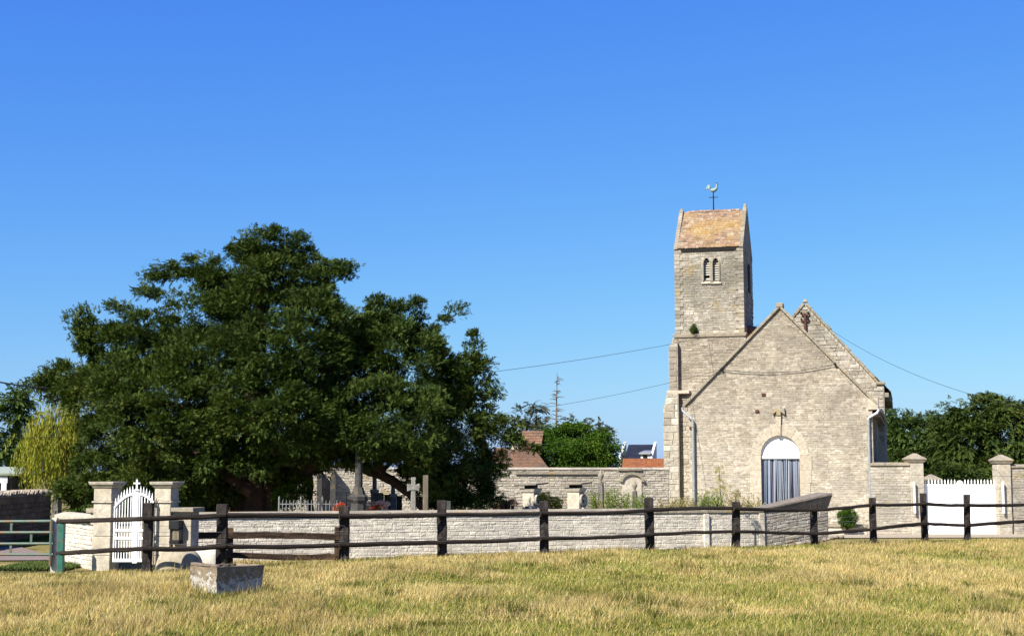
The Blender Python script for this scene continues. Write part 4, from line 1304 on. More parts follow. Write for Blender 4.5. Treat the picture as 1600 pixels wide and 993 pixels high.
vb = MB(); vb.box(pw2 + .004, pw2 + .5, 0.0, .5, 1.283, 1.37); vb.build('side_cap', M['coping'], P2, bevel=.012)
vb = MB(); vb.box(-.2, -.004, .05, .5, 1.26, 1.35); vb.build('side_cap', M['coping'], P1, bevel=.012)
vb = MB(); vb.box(-.12, -.003, .1, .45, 1.024, 1.257); vb.build('side_stone', M['pillar'], P1, bevel=.01)

# ------------------------------------------------------------------ small white gate
ga = Vector((XatY(178.5, 28.6), 28.6, 0)); gb_ = Vector((XatY(240, 28.62), 28.62, 0))
GT = thing('cemetery_gate', 'small white painted iron gate with spikes and a cross, between two pillars', 'gate', (ga.x, ga.y, -.3), math.atan2(gb_.y - ga.y, gb_.x - ga.x))
gl = (gb_ - ga).length
def gp(px, py):
    q = onp(GT, px, py)
    return q
xm0, xm1 = gp(209, 800)[0], gp(216.5, 800)[0]
zbot = gp(190, 877)[1]
ztop_c = gp(210, 769)[1]; ztop_s = gp(180, 791)[1]
ztop_r = gp(238, 783)[1]
def arch_z(x):
    if x < xm0: return ztop_s + (ztop_c - ztop_s) * math.sin(PI / 2 * max(0, x) / xm0) ** .9
    return ztop_r + (ztop_c - ztop_r) * math.sin(PI / 2 * max(0, gl - x) / (gl - xm1)) ** .9
def leaf(xa, xb, nb, lab):
    fr = MB()
    for x in (xa + .012, xb - .012):
        fr.box(x - .012, x + .012, -.02, .02, zbot, arch_z(x))
    fo = fr.build('stile', M['white'], GT)
    for z0, z1 in ((zbot, zbot + .06), (gp(190, 842)[1], gp(190, 842)[1] + .05), (gp(190, 830)[1], gp(190, 830)[1] + .05)):
        vb = MB(); vb.box(xa + .005, xb - .005, -.024, .024, z0, z1); vb.build('cross_rail', M['white'], GT)
    vb = MB()
    n = 10
    for k in range(n):
        a, b = xa + (xb - xa) * k / n, xa + (xb - xa) * (k + 1) / n
        za, zb_ = arch_z(a), arch_z(b)
        vb.hexa([(a, -.026, za - .05), (b, -.026, zb_ - .05), (b, .026, zb_ - .05), (a, .026, za - .05), (a, -.026, za), (b, -.026, zb_), (b, .026, zb_), (a, .026, za)])
    vb.build('arched_rail', M['white'], GT)
    for k in range(1, nb + 1):
        x = xa + (xb - xa) * k / (nb + 1)
        vb = MB(); vb.tube([(x, 0, zbot + .02), (x, 0, arch_z(x) - .02)], .011, 6); vb.build('bar', M['white'], GT)
    for k in range(nb + 1):
        x = xa + (xb - xa) * (k + .5) / (nb + 1)
        vb = MB(); vb.lathe([(.014, arch_z(x) - .01), (.018, arch_z(x) + .05), (.002, arch_z(x) + .14)], x, 0, 6); vb.build('spike', M['white'], GT)
leaf(0, xm0 - .004, 6, 'left'); leaf(xm1 + .004, gl, 4, 'right')
zc = gp(212, 769)[1]
vb = MB(); vb.box(xm0, xm1, -.035, .035, zbot - .03, zc + .02); vb.build('meeting_stile', M['white'], GT, bevel=.01)
vb = MB(); cx_ = (xm0 + xm1) / 2; vb.lathe([(.045, zc + .02), (.06, zc + .04), (.03, zc + .07)], cx_, 0, 10); vb.build('knob', M['white'], GT)
vb = MB(); vb.ext([(cx_ - .016, zc + .06), (cx_ + .016, zc + .06), (cx_ + .016, zc + .17), (cx_ + .065, zc + .17), (cx_ + .065, zc + .2), (cx_ + .016, zc + .2), (cx_ + .016, zc + .26), (cx_ - .016, zc + .26), (cx_ - .016, zc + .2), (cx_ - .065, zc + .2), (cx_ - .065, zc + .17), (cx_ - .016, zc + .17)], -.014, .014); vb.build('cross', M['white'], GT)

# ------------------------------------------------------------------ the wooden fence
FR = thing('wooden_fence', 'dark creosoted post and rail fence crossing the meadow edge', 'fence', (XatY(233, 26.8), 26.8, 0))
posts = [(233, 785, 26.9, .17), (348, 787, 27.5, .2), (538, 790, 28.6, .2), (690, 781, 29.6, .2), (850, 782, 30.5, .19), (1013.5, 777, 31.8, .2), (1150, 783, 32.8, .18), (1270.5, 786, 33.9, .17), (1363, 777, 34.6, .155), (1442, 770, 35.4, .15), (1510.5, 772, 36.0, .15), (1632, 770, 37.2, .15)]
PX = []
for (px, py, Y, w) in posts:
    c = W(px, py, Y)
    zb = gz(c.x, Y) - .25
    vb = MB()
    n = 7
    lean = random.uniform(-.03, .03)
    for k in range(n):
        t0, t1 = k / n, (k + 1) / n
        z0, z1 = (c.z - zb) * t0, (c.z - zb) * t1
        def ringp(t, z, s):
            jr = random.Random(int(px * 10 + round(t * n) * 7))
            ws = w * .5 * jr.uniform(.93, 1.04)
            ox = lean * (t - 1) + jr.uniform(-.006, .006)
            return [(ox - ws, -w * .4, z), (ox + ws, -w * .4, z), (ox + ws, w * .4, z), (ox - ws, w * .4, z)]
        vb.hexa(ringp(t0, z0, 0) + ringp(t1, z1, 1), .5)
    o = vb.build('post', M['fence'], FR, bevel=.012)
    o.location = Vector((c.x, Y, zb)) - FR.location
    PX.append((c.x, Y, w))
rails_t = [(97, 814, 27.3), (233, 809, 0), (348, 804, 0), (538, 805, 0), (690, 803, 0), (850, 801, 0), (1013.5, 796, 0), (1150, 793, 0), (1270.5, 796, 0), (1363, 788, 0), (1442, 786, 0), (1510.5, 788.5, 0), (1632, 785, 0)]
rails_b = [(97, 864, 27.3), (233, 856, 0), (348, 852, 0), (538, 850, 0), (690, 846, 0), (850, 840, 0), (1013.5, 834.5, 0), (1150, 829, 0), (1270.5, 833, 0), (1363, 825.5, 0), (1442, 817, 0), (1510.5, 820, 0), (1632, 812, 0)]
for rows, sagpx in ((rails_t, 1), (rails_b, -1)):
    for k in range(len(rows) - 1):
        ya = rows[k][2] or posts[k - 1][2]; yb = posts[k][2]
        a = W(rows[k][0], rows[k][1], ya); b = W(rows[k + 1][0], rows[k + 1][1], yb)
        wa = .0 if rows[k][2] else posts[k - 1][3] * .4
        wb = posts[k][3] * .4
        off = .045
        A = Vector((a.x, a.y - wa - off, a.z)); B = Vector((b.x, b.y - wb - off, b.z))
        d = B - A
        L = d.to_2d().length
        hh = (.1 if k < 4 else .088) * random.uniform(.92, 1.06)
        tk = .075
        sag = random.uniform(-.018, .03)
        if sagpx < 0 and 2 <= k <= 5: sag += .012
        vb = MB(); n = 8
        for j in range(n):
            s0, s1 = j / n, (j + 1) / n
            def rp(s):
                jr = random.Random(k * 100 + int(round(s * n)) + (7 if sagpx > 0 else 900))
                z = d.z * s - sag * 4 * s * (1 - s) + jr.uniform(-.006, .006)
                h2 = hh * .5 * jr.uniform(.94, 1.05)
                x = L * s + (-.09 if s == 0 else (.09 if s == 1 else 0))
                return x, z, h2
            x0, q0, h0 = rp(s0); x1, q1, h1 = rp(s1)
            ring_ = lambda x, q, h: [(x, tk * .5 * math.cos(w_), q + h * math.sin(w_)) for w_ in [PI / 4 * m_ + PI / 8 for m_ in range(8)]]
            vb.add(ring_(x0, q0, h0) + ring_(x1, q1, h1), [(m_, (m_ + 1) % 8, (m_ + 1) % 8 + 8, m_ + 8) for m_ in range(8)] + ([tuple(range(7, -1, -1))] if j == 0 else []) + ([tuple(range(8, 16))] if j == n - 1 else []), .5)
        # alternate rails lap one in front of the other
        o = vb.build('rail', M['rail'], FR)
        o.location = A - FR.location + Vector((0, -.0 - .05 * (k % 2), 0))
        o.rotation_euler = (0, 0, math.atan2(d.y, d.x))
for fr_ in (.62, .5, .28):
    pts = []
    for k, (px, py, Y, w) in enumerate(posts):
        c = W(px, py, Y)
        pts.append(Vector((c.x, Y - w * .4 - .01, .06 + (c.z - .1) * fr_)) - FR.location)
        if k < len(posts) - 1:
            n2 = posts[k + 1]; c2 = W(n2[0], n2[1], n2[2])
            pts.append((pts[-1] + Vector((c2.x, n2[2] - n2[3] * .4 - .01, .06 + (c2.z - .1) * fr_)) - FR.location) / 2 - Vector((0, 0, .012)))
    vb = MB(); vb.tube(pts, .0028, 4); vb.build('wire', M['fencewire'], FR)

# ------------------------------------------------------------------ old timbers, box, boulders by the wall
TR = thing('timber_rail', 'two old weathered timber beams propped along the white wall behind the fence', 'timber', (XatY(292, 29.6), 29.6, -.3), math.atan2(.75, 3.3))
for (pa, pya, pb, pyb, h) in ((291, 837, 532, 838, .13), (349, 866, 532, 868.5, .12)):
    a = onp(TR, pa, pya); b = onp(TR, pb, pyb)
    L = b[0] - a[0]
    vb = MB(); n = 8
    for k in range(n):
        def rp(s):
            jr = random.Random(int(s * n + .5) + pa)
            return a[1] + (b[1] - a[1]) * s + .03 * math.sin(PI * s) * (1 if h > .125 else -1) + jr.uniform(-.008, .008) - TR.location.z
        x0, x1 = L * k / n, L * (k + 1) / n
        z0, z1 = rp(k / n) + TR.location.z, rp((k + 1) / n) + TR.location.z
        vb.hexa([(x0, -.05, z0 - h / 2), (x1, -.05, z1 - h / 2), (x1, .05, z1 - h / 2), (x0, .05, z0 - h / 2), (x0, -.05, z0 + h / 2), (x1, -.05, z1 + h / 2), (x1, .05, z1 + h / 2), (x0, .05, z0 + h / 2)], .5)
    o = vb.build('beam', M['beam'], TR, bevel=.01); o.location = (a[0], 0, 0)
for px in (360, 528):
    a = onp(TR, px, 850)
    vb = MB(); vb.box(a[0] - .06, a[0] + .06, .06, .16, -.1, .82); vb.build('stake', M['beam'], TR, bevel=.01)
a = onp(TR, 292, 832)
vb = MB(); vb.tube([(a[0] - .02, -.02, a[1] - .22), (a[0] - .02, -.03, a[1]), (a[0] + .02, -.03, a[1] + .06), (a[0] + .06, -.03, a[1] + .03)], .014, 6); vb.build('iron_hook', M['blackiron'], TR)

q0 = W(267, 812, 28.6)
BX = thing('wooden_box', 'small weathered box with dark top and base on the wall beside the gate pillar', 'box', (q0.x, 28.6, W(267, 849, 28.6).z), R(-12))
Hh = q0.z - BX.location.z
ww = 17 * 28.6 / FPX
vb = MB(); vb.box(0, ww, -.1, .12, Hh * .62, Hh); vb.build('lid', M['blackiron'], BX, bevel=.01)
vb = MB(); vb.box(ww * .3, ww * .95, -.06, .12, Hh * .16, Hh * .615); vb.build('body', M['greywood'], BX, bevel=.008)
vb = MB(); vb.box(.0, ww * .27, -.03, .12, Hh * .16, Hh * .615); vb.build('side_gap_strip', M['dark'], BX)  # near-black strip fills the gap beside the grey wood
vb = MB(); vb.box(.01, ww, -.09, .12, 0, Hh * .155); vb.build('base_board', M['dark'], BX, bevel=.01)

def boulder(label, px0, px1, pyt, Y, depth, mat, seed):
    a, b = W(px0, pyt, Y), W(px1, pyt, Y)
    zb = gz((a.x + b.x) / 2, Y) - .1
    rr = random.Random(seed)
    w = (b.x - a.x) / 2; h = a.z - zb
    vb = MB()
    prof = [(1.0, 0), (1.03, .35), (.97, .6), (.8, .84), (.5, .96), (.15, 1.0)]
    vb.lathe([(r, z * h) for r, z in prof], 0, 0, 18, sx=w, sy=depth / 2)
    vb.v = [Vector((v.x * rr.uniform(.97, 1.03), v.y * rr.uniform(.95, 1.05), v.z * rr.uniform(.97, 1.02))) for v in vb.v]
    o = vb.build('boulder', mat, smooth=True)
    sdm = o.modifiers.new('sub', 'SUBSURF'); sdm.levels = 1; sdm.render_levels = 2
    o.location = ((a.x + b.x) / 2, Y, zb)
    return tag(o, label, 'stone')
boulder('smooth rounded tan stone lying behind the fence right of the gate', 244, 318, 855, 27.9, .7, M['trough'] if False else stone_mat('tan_stone', [(.42, .36, .25), (.46, .4, .29)], (.3, .25, .17), .5, 2, .1), 3)
boulder('low whitish stone with a flat top behind the left fence posts', 286, 352, 854, 28.5, .5, M['frontwall'], 5)

# ------------------------------------------------------------------ stone trough in the meadow
tc = _tc
TG = thing('stone_trough', 'old hollow stone trough with white lichen standing alone in the meadow', 'trough', (tc.x, tc.y, gz(tc.x, tc.y) - .07), R(50))
Lx, Ly, Ht = .8, .56, .47
mb = MB(); n = 1
o0, o1 = .02, .0
rim = .085
def rr4(x0, x1, y0, y1, z): return [(x0, y0, z), (x1, y0, z), (x1, y1, z), (x0, y1, z)]
vs = rr4(0.02, Lx - .02, .02, Ly - .02, 0) + rr4(-.015, Lx + .015, -.015, Ly + .015, Ht) + rr4(rim, Lx - rim, rim, Ly - rim, Ht) + rr4(rim + .03, Lx - rim - .03, rim + .03, Ly - rim - .03, .16)
fs = [(3, 2, 1, 0), (12, 13, 14, 15)]
for a in (0, 4, 8):
    fs += [(a + k, a + (k + 1) % 4, a + 4 + (k + 1) % 4, a + 4 + k) for k in range(4)]
mb.add(vs, fs, .5)
o = mb.build('basin', M['trough'], TG, bevel=.02)
bm = bmesh.new(); bm.from_mesh(o.data)
bmesh.ops.subdivide_edges(bm, edges=bm.edges, cuts=5, use_grid_fill=True)
for v in bm.verts:
    v.co += Vector((random.uniform(-1, 1), random.uniform(-1, 1), random.uniform(-1, 1))) * .007
bm.to_mesh(o.data); bm.free()
o.modifiers.clear()
o.data.polygons.foreach_set('use_smooth', [False] * len(o.data.polygons))
mb = MB(); mb.box(rim + .02, Lx - rim - .02, rim + .02, Ly - rim - .02, .17, .26); mb.build('soil', M['soil'], TG)
mb = MB(); mb.hexa([(.0, .02, Ht + .004), (.03, .0, Ht + .004), (.05, Ly + .02, Ht + .004), (.0, Ly + .02, Ht + .004), (.0, .02, Ht + .03), (.06, .0, Ht + .03), (.08, Ly + .02, Ht + .05), (.0, Ly + .02, Ht + .05)]); mb.build('broken_rim', M['brownstone'], TG, bevel=.01)

# ------------------------------------------------------------------ metal gate, its posts, the lane's far side
Yg = 28.0
MG = thing('metal_gate', 'rusty pale green tubular field gate across the lane at the left edge', 'gate', (XatY(80, Yg), Yg, -.25))
for py in (813.5, 831, 848.5, 865.5):
    a = onp(MG, 83, py)
    vb = MB(); vb.tube([(a[0], 0, a[1]), (-1.3, 0, a[1] + random.uniform(-.01, .01)), (-2.6, 0, a[1])], .028, 8); vb.build('bar', M['rustygreen'], MG)
for (px, pa, pb) in ((18, 815, 830), (49, 833, 848), (17, 850, 865)):
    a, b = onp(MG, px, pa), onp(MG, px, pb)
    vb = MB(); vb.box(a[0] - .022, a[0] + .022, -.01, .01, b[1], a[1]); vb.build('brace', M['rustygreen'], MG)
a, b = onp(MG, 81.5, 811), onp(MG, 81.5, 884)
vb = MB(); vb.tube([(0.02, 0, b[1]), (.02, 0, a[1])], .034, 8); vb.build('end_bar', M['rustygreen'], MG)
a = W(86.5, 808, 28.1)
vb = MB(); vb.box(-.05, .05, -.05, .05, -.5, a.z); o = vb.build('gate_post', plain_mat('flaking_white_post', (.62, .58, .5), .8, .1, 8, dirt=(.35, .28, .2), dirt_amt=.4), bevel=.01); o.location = (a.x, 28.1, 0)
tag(o, 'flaking cream white gate post between the rusty gate and green post', 'post')
a = W(96, 811, 27.25)
vb = MB(); vb.box(-.055, .055, -.06, .06, -.5, a.z); o = vb.build('gate_post', M['greenmetal'], bevel=.008); o.location = (a.x, 27.3, 0)
tag(o, 'dark green painted steel post at the left end of the wooden fence', 'post')

LW = thing('rubble_wall', 'dark shaded rubble wall across the lane, topped with tilted pale stones', 'wall', (-14.05, 35.2, -.45), R(90 + 2.0))
LL = 9.5
mb = MB(); mb.box(0, LL, 0, .5, -.3, 1.42); mb.build('wall_core', M['brownstone'], LW)
courses(LW, spans_of(lambda z: .01, lambda z: LL - .02), 0, 1.42, (.1, .2), (.2, .5), M['brownstone'], out=.04, gap=.015, most=0)
for k in range(64):
    x = .05 + k * LL / 64
    vb = MB(); h = random.uniform(.12, .2); tl = random.uniform(.05, .12)
    vb.hexa([(x, -.06, 1.4), (x + .07, -.06, 1.4), (x + .07, .5, 1.4), (x, .5, 1.4), (x + tl, -.08, 1.4 + h), (x + tl + .07, -.08, 1.4 + h * .95), (x + tl + .07, .5, 1.4 + h), (x + tl, .5, 1.4 + h)])
    vb.build('cope_stone', M['palerubble'], LW, bevel=.008)

# low house at the left edge
hx = XatY(52, 52)
HS = thing('low_house', 'low house with dark glazed veranda and pale roof edge at the left edge', 'house', (hx, 52, gz(hx, 52)), R(21))
zr_, zg = onp(HS, 30, 737)[1], onp(HS, 30, 741)[1]
mb = MB(); mb.box(-6, 0, .5, 6, 0, zg); mb.build('wall', M['dark'], HS)
mb = MB(); mb.hexa([(-6.2, -.35, zg), (.1, -.35, zg - .05), (.1, 6, zg), (-6.2, 6, zg), (-6.2, -.35, zg + .2), (.1, -.35, zg + .04), (.1, 6, zg + .3), (-6.2, 6, zg + .3)]); mb.build('roof', plain_mat('pale_green_roof', (.36, .4, .3), .6, .1, 2), HS, bevel=.02)
for px in (18, 30, 42):
    q = onp(HS, px, 755); mb = MB(); mb.box(q[0] - .03, q[0] + .03, .38, .46, 0, zg - .06); mb.build('mullion', plain_mat('grey_frame', (.12, .13, .15), .5), HS)
for pa, pb in ((9, 17), (19, 29), (31, 41), (43, 51)):
    a, b = onp(HS, pa, 755)[0], onp(HS, pb, 755)[0]; mb = MB(); mb.box(a, b, .43, .46, .9, zg - .1); mb.build('pane', M['glassdark'], HS)
q = onp(HS, 6, 755); mb = MB(); mb.box(q[0] - .09, q[0] + .09, -.3, -.12, 0, zg - .06); mb.build('veranda_post', M['white'], HS, bevel=.01)
mb = MB(); mb.box(-6.0, onp(HS, 7, 740)[0] + .1, -.3, -.12, zg - .3, zg - .06); mb.build('beam', M['white'], HS)
mb = MB(); mb.box(-6.0, q[0] - .15, .3, .46, 0, zg - .35); mb.build('brick_panel', M['redtile'], HS)
z1 = onp(HS, 8, 722)[1]
mb = MB(); mb.hexa([(-6, 1.5, zg + .3), (-1.9, 1.5, zg + .3), (-1.9, 6, zg + .3), (-6, 6, zg + .3), (-6, 2.5, z1 + .1), (-2.6, 2.5, z1 - .1), (-2.6, 6, z1), (-6, 6, z1)]); mb.build('upper_roof', M['slate'], HS)

# ------------------------------------------------------------------ the walls and the big gate on the right
YR = 54.6
WR0 = Vector((XatY(1363, YR + .3), YR + .3, 0))
def rwall(label, px0, px1, Y0, Y1, pyt, zb):
    A = Vector((XatY(px0, Y0), Y0, 0)); B = Vector((XatY(px1, Y1), Y1, 0))
    zt_ = W((px0 + px1) / 2, pyt, (Y0 + Y1) / 2).z
    return wall('garden_wall', label, A, B, .45, zb, zt_ - .13, M['backwall'], M['mortar'], (.075, .13), (.15, .45), cope=.13, over=.07, slab=.7, most=300, out=.02, gap=.008)
ZB = -.8
rwall('pale rubble wall between the church corner and the white double gate', 1361, 1424, 54.9, 54.5, 722, ZB)
rwall('pale rubble wall right of the white double gate at the right edge', 1581, 1680, 54.6, 54.8, 725, ZB)
def rpillar(label, px0, px1, pyc, Y, pyn=None, bare=False):
    a = XatY(px0, Y); w = (px1 - px0) * Y / FPX
    T = thing('gate_pillar', label, 'pillar', (a, Y - .15, ZB - .1), R(4), None if bare else 'stone pillars of the white double gate')
    top = W((px0 + px1) / 2, pyc, Y).z - ZB + .1
    H = top - .34
    n = 6
    for k in range(n):
        j = random.uniform(-.01, .01)
        vb = MB(); vb.box(j, w + j, 0, w, H * k / n + .003, H * (k + 1) / n - .003); vb.build('block', M['pillar'], T, bevel=.015)
    vb = MB(); vb.frus((-.03, w + .03, -.03, w + .03), (-.09, w + .09, -.09, w + .09), H + .003, H + .1); vb.build('moulding', M['pillar'], T, bevel=.01)
    vb = MB(); vb.frus((-.1, w + .1, -.1, w + .1), (-.1, w + .1, -.1, w + .1), H + .103, H + .15); m_ = w / 2
    vb.frus((-.1, w + .1, -.1, w + .1), (m_ - .05, m_ + .05, m_ - .05, m_ + .05), H + .15, H + .35, vb.t[-1]); vb.build('cap', M['coping'], T, bevel=.008)
    return T
rpillar('stone pillar with pyramid cap left of the white double gate', 1422.5, 1443.5, 708, YR)
rpillar('stone pillar with pyramid cap right of the white double gate', 1558.5, 1579.5, 710, YR)
rpillar('stone pillar with low cap standing behind the white double gate', 1448, 1468, 741, YR + 4.5, bare=True)
DG = thing('double_gate', 'solid white double gate with a row of spikes, between two capped pillars', 'gate', (XatY(1444.5, YR + .1), YR + .1, -.75), R(1))
gw = (1558 - 1444.5) * (YR + .1) / FPX
zt_ = onp(DG, 1500, 757.5)[1]
half = gw / 2
for s in (0, 1):
    xa, xb = half * s + .01, half * (s + 1) - .01
    vb = MB(); vb.box(xa, xb, .03, .06, .06, zt_ - .04); pn = vb.build('leaf', M['white'], DG)
    nb = 9
    for k in range(nb):
        a, b = xa + (xb - xa) * k / nb + .004, xa + (xb - xa) * (k + 1) / nb - .004
        vb = MB(); vb.box(a, b, .012 + random.uniform(0, .004), .029, .07, zt_ - .05); vb.build('board', M['white'], pn)
    vb = MB(); vb.box(xa, xb, -.01, .07, zt_ - .04, zt_ + .03); vb.build('top_rail', M['white'], DG, bevel=.006)
    vb = MB(); vb.box(xa, xb, -.012, .011, .06, .2); vb.build('bottom_rail', M['white'], DG, bevel=.006)
    for k in range(11):
        x = xa + (xb - xa) * (k + .5) / 11
        if s == 0 and k == 10 or s == 1 and k == 0: continue
        vb = MB(); vb.lathe([(.022, zt_ + .031), (.026, zt_ + .12), (.03, zt_ + .14), (.002, zt_ + .23)], x, .03, 6); vb.build('spike', M['white'], DG)
vb = MB(); vb.lathe([(.13, zt_ + .031), (.13, zt_ + .09), (.09, zt_ + .15), (.03, zt_ + .18)], half, .03, 12, sy=.4); vb.build('centre_ornament', M['white'], DG)
vb = MB(); vb.box(half - .03, half + .03, -.02, .01, .05, zt_ - .042); vb.build('meeting_strip', M['white'], DG)
for i, (px, lab) in enumerate(((1430, 'white plastic pole fixed on the pillar left of the double gate'), (1569, 'white plastic pole fixed on the pillar right of the double gate'))):
    a, b = W(px, 801, YR - .3), W(px, 752, YR - .3)
    vb = MB(); vb.tube([(0, 0, 0), (0, 0, b.z - a.z)], .045, 10)
    o = vb.build('white_pole', M['white']); o.location = (a.x, YR - .27, a.z); tag(o, lab, 'pole', 'white poles on the gate pillars')

# planter and clipped bush against the gable
q = W(1321, 838, 51.5)
PT = thing('planter', 'long low stone planter against the church gable right of the leaning wall', 'planter', (q.x, 51.5, gz(q.x, 51.5) - .05), -GAM)
H = W(1321, 819, 51.5).z - PT.location.z
vb = MB(); L2 = .75
vb.box(-L2, L2, 0, .5, 0, H - .1); vb.build('basin', M['mortar_white'], PT, bevel=.02)
vb = MB(); vb.box(-L2 - .04, L2 + .04, -.05, .55, H - .097, H); vb.build('slab', M['coping'], PT, bevel=.015)
vb = MB(); vb.box(-L2 - .26, -L2 - .045, .0, .4, 0, H + .03); vb.build('end_stone', M['ashlar'], PT, bevel=.02)
q = W(1324.5, 808, 51.2)
T = thing('clipped_bush', 'round clipped green bush in front of the church gable', 'bush', tuple(q))
r_ = 13 * 51.2 / FPX
crown(T, [(tuple(q), (r_, r_, r_ * .95))], .12, .06, 14, .09, M['leaf'], LEAVES, 9, inner=.8, up=.1, droop=0)
vb = MB(); vb.tube([(0, .2, -r_ - .15), (0, 0, 0)], .03, 6); vb.build('trunk', M['bark'], T)

# ------------------------------------------------------------------ trees
def tree(name, label, cat, rows, Y, trunk, spacing, crad, per, size, mat, tpl, seed, bark='bark', limbs=5, group=None, extra=None, cut=None, **kw):
    lob = pxlobes(rows, Y, crad * .4 if cut is None else cut)
    bx, r0 = trunk
    base = Vector((XatY(bx, Y), Y, min(gz(XatY(bx, Y), Y), 0)))
    T = thing(name, label, cat, tuple(base), 0, group)
    top = max(lob, key=lambda l: l[0][2])
    vb = MB()
    limb(vb, (0, 0, -.2), rel(T, (top[0][0], top[0][1], top[0][2])), r0, r0 * .15, .06)
    vb.build('trunk', M[bark], T)
    if limbs:
        vb = MB()
        h = max(0.4, min(l[0][2] - l[1][2] for l in lob) - base.z)
        ls = sorted(lob, key=lambda l: -l[1][0])[:limbs]
        for l in ls:
            e = rel(T, l[0]); limb(vb, (0, 0, min(e.z * .5, h + .3)), e, r0 * .5, r0 * .1, .12)
        vb.build('limbs', M[bark], T, kind='stuff')
    ex = None
    if extra:
        P, N = [], []
        for (pa, pya, pb, pyb, dy) in extra:
            a, b = W(pa, pya, Y + dy), W(pb, pyb, Y + dy)
            n = max(3, int((b - a).length / .22))
            for k in range(n):
                P.append(tuple(a.lerp(b, k / (n - 1)))); N.append(tuple((b - a).normalized() + Vector((0, 0, -.15))))
        ex = (np.array(P), np.array(N))
    crown(T, lob, spacing, crad, per, size, mat, tpl, seed, extra=ex, **kw)
    return T, lob

YEW = [(425, 470, 72, 88, .3), (420, 395, 42, 28, .1), (395, 400, 28, 26, .1), (465, 405, 34, 30, .2), (505, 445, 34, 34, 0), (520, 480, 26, 40, .1),
       (330, 445, 46, 34, .6), (305, 512, 66, 58, .1), (240, 540, 60, 56, .1), (185, 556, 50, 48, .2), (150, 552, 26, 40, .3), (128, 528, 10, 16, .3), (183, 518, 18, 20, .2),
       (112, 600, 40, 38, .4), (75, 602, 18, 12, .4), (160, 620, 70, 60, 0), (230, 620, 90, 70, -.8), (180, 700, 62, 66, -.3), (270, 660, 100, 75, -1.8), (330, 580, 80, 70, -1.2),
       (420, 570, 100, 85, -2.0), (500, 540, 66, 90, -1.2), (560, 520, 44, 40, -.2), (605, 500, 36, 30, .2), (645, 515, 36, 28, .3), (680, 545, 26, 34, .3), (620, 570, 82, 70, -.4), (690, 600, 40, 55, .2),
       (743, 568, 14, 34, .2), (732, 620, 32, 44, .1), (748, 665, 30, 44, .2), (715, 690, 50, 62, 0), (758, 720, 28, 40, .2), (600, 655, 105, 70, -2.0), (430, 640, 100, 75, -2.5), (510, 650, 90, 60, -1.9),
       (690, 720, 50, 50, -.8), (270, 735, 80, 52, -1.4), (330, 760, 55, 32, -.6), (215, 760, 56, 40, -.8), (705, 765, 40, 30, .2), (345, 700, 60, 44, -2.2), (520, 695, 50, 34, -1.5), (640, 700, 60, 40, -1.6),
       (430, 770, 20, 26, 1.2), (300, 790, 70, 22, 1.5), (370, 740, 40, 40, 1.6), (455, 720, 40, 34, .8), (600, 600, 130, 90, 1.5), (300, 600, 130, 90, 1.5), (430, 540, 110, 100, 1.5), (440, 690, 90, 60, 1.2), (530, 650, 90, 60, 1.2), (330, 690, 90, 60, 1.0), (640, 650, 80, 60, 1.2), (150, 765, 58, 32, .2), (250, 780, 70, 28, .6), (350, 775, 66, 36, .9), (425, 425, 40, 28, -.5), (300, 700, 80, 60, .4), (200, 680, 70, 60, .8), (540, 600, 90, 80, .8), (400, 700, 60, 46, -2.2), (450, 745, 28, 24, -.4), (585, 705, 60, 32, -1.4), (760, 762, 26, 32, 0), (725, 778, 40, 22, .1), (680, 750, 50, 46, .9), (645, 735, 40, 24, .9), (478, 700, 40, 30, -.6), (555, 705, 40, 26, -1.0)]
TIPS = [(330, 418, 246, 432, .6), (340, 408, 300, 405, .6), (275, 412, 243, 428, .6), (675, 515, 710, 486, .3), (130, 520, 118, 500, .3), (150, 515, 135, 490, .3), (90, 575, 55, 600, .4),
        (210, 490, 180, 478, .2), (250, 460, 228, 455, .3), (395, 385, 365, 388, .1), (455, 390, 468, 372, .2), (500, 415, 522, 412, .1), (530, 430, 542, 418, 0), (742, 560, 740, 524, .2),
        (760, 590, 768, 610, .2), (780, 680, 800, 685, .1), (775, 650, 790, 660, .1), (425, 375, 428, 362, 0), (385, 385, 402, 368, 0), (575, 485, 590, 468, .1), (630, 485, 650, 472, .1), (760, 740, 755, 785, 0), (720, 750, 715, 790, 0), (790, 690, 835, 700, .2)]
YT, ylob = tree('yew_tree', 'huge dark spreading yew tree filling the left of the cemetery', 'tree', YEW, 41.0, (398, .62), .48, .37, 150, .1, M['yew'], FINE, 21, limbs=0, extra=TIPS, cut=.17, droop=.12, up=.5, inner=.24, deep=.9, fv=3, spread=.6)
vb = MB()
for (pa, pya, pb, pyb, dy, r0, r1) in ((398, 770, 570, 690, 0, .3, .12), (570, 690, 600, 745, -.5, .13, .11), (556, 728, 615, 752, -.3, .16, .14), (615, 752, 668, 805, -.3, .14, .09), (398, 760, 230, 640, .3, .3, .1), (398, 740, 620, 560, .4, .3, .08), (398, 730, 330, 420, .5, .26, .05), (330, 430, 250, 430, .6, .07, .02), (400, 720, 700, 600, .3, .25, .06), (300, 640, 120, 620, .2, .14, .05), (590, 740, 640, 700, -.2, .08, .05), (395, 770, 300, 700, -1.0, .2, .08)):
    a, b = W(pa, pya, 41 + dy), W(pb, pyb, 41 + dy)
    limb(vb, rel(YT, a), rel(YT, b), r0, r1, .07, 7)
vb.build('limbs', M['bark'], YT, kind='stuff')
vb = MB(); q_ = rel(YT, W(485, 800, 41)); limb(vb, (q_.x, 0, -.1), (q_.x - .1, .1, 2.4), .11, .09, .03); vb.build('stem', M['bark'], YT)
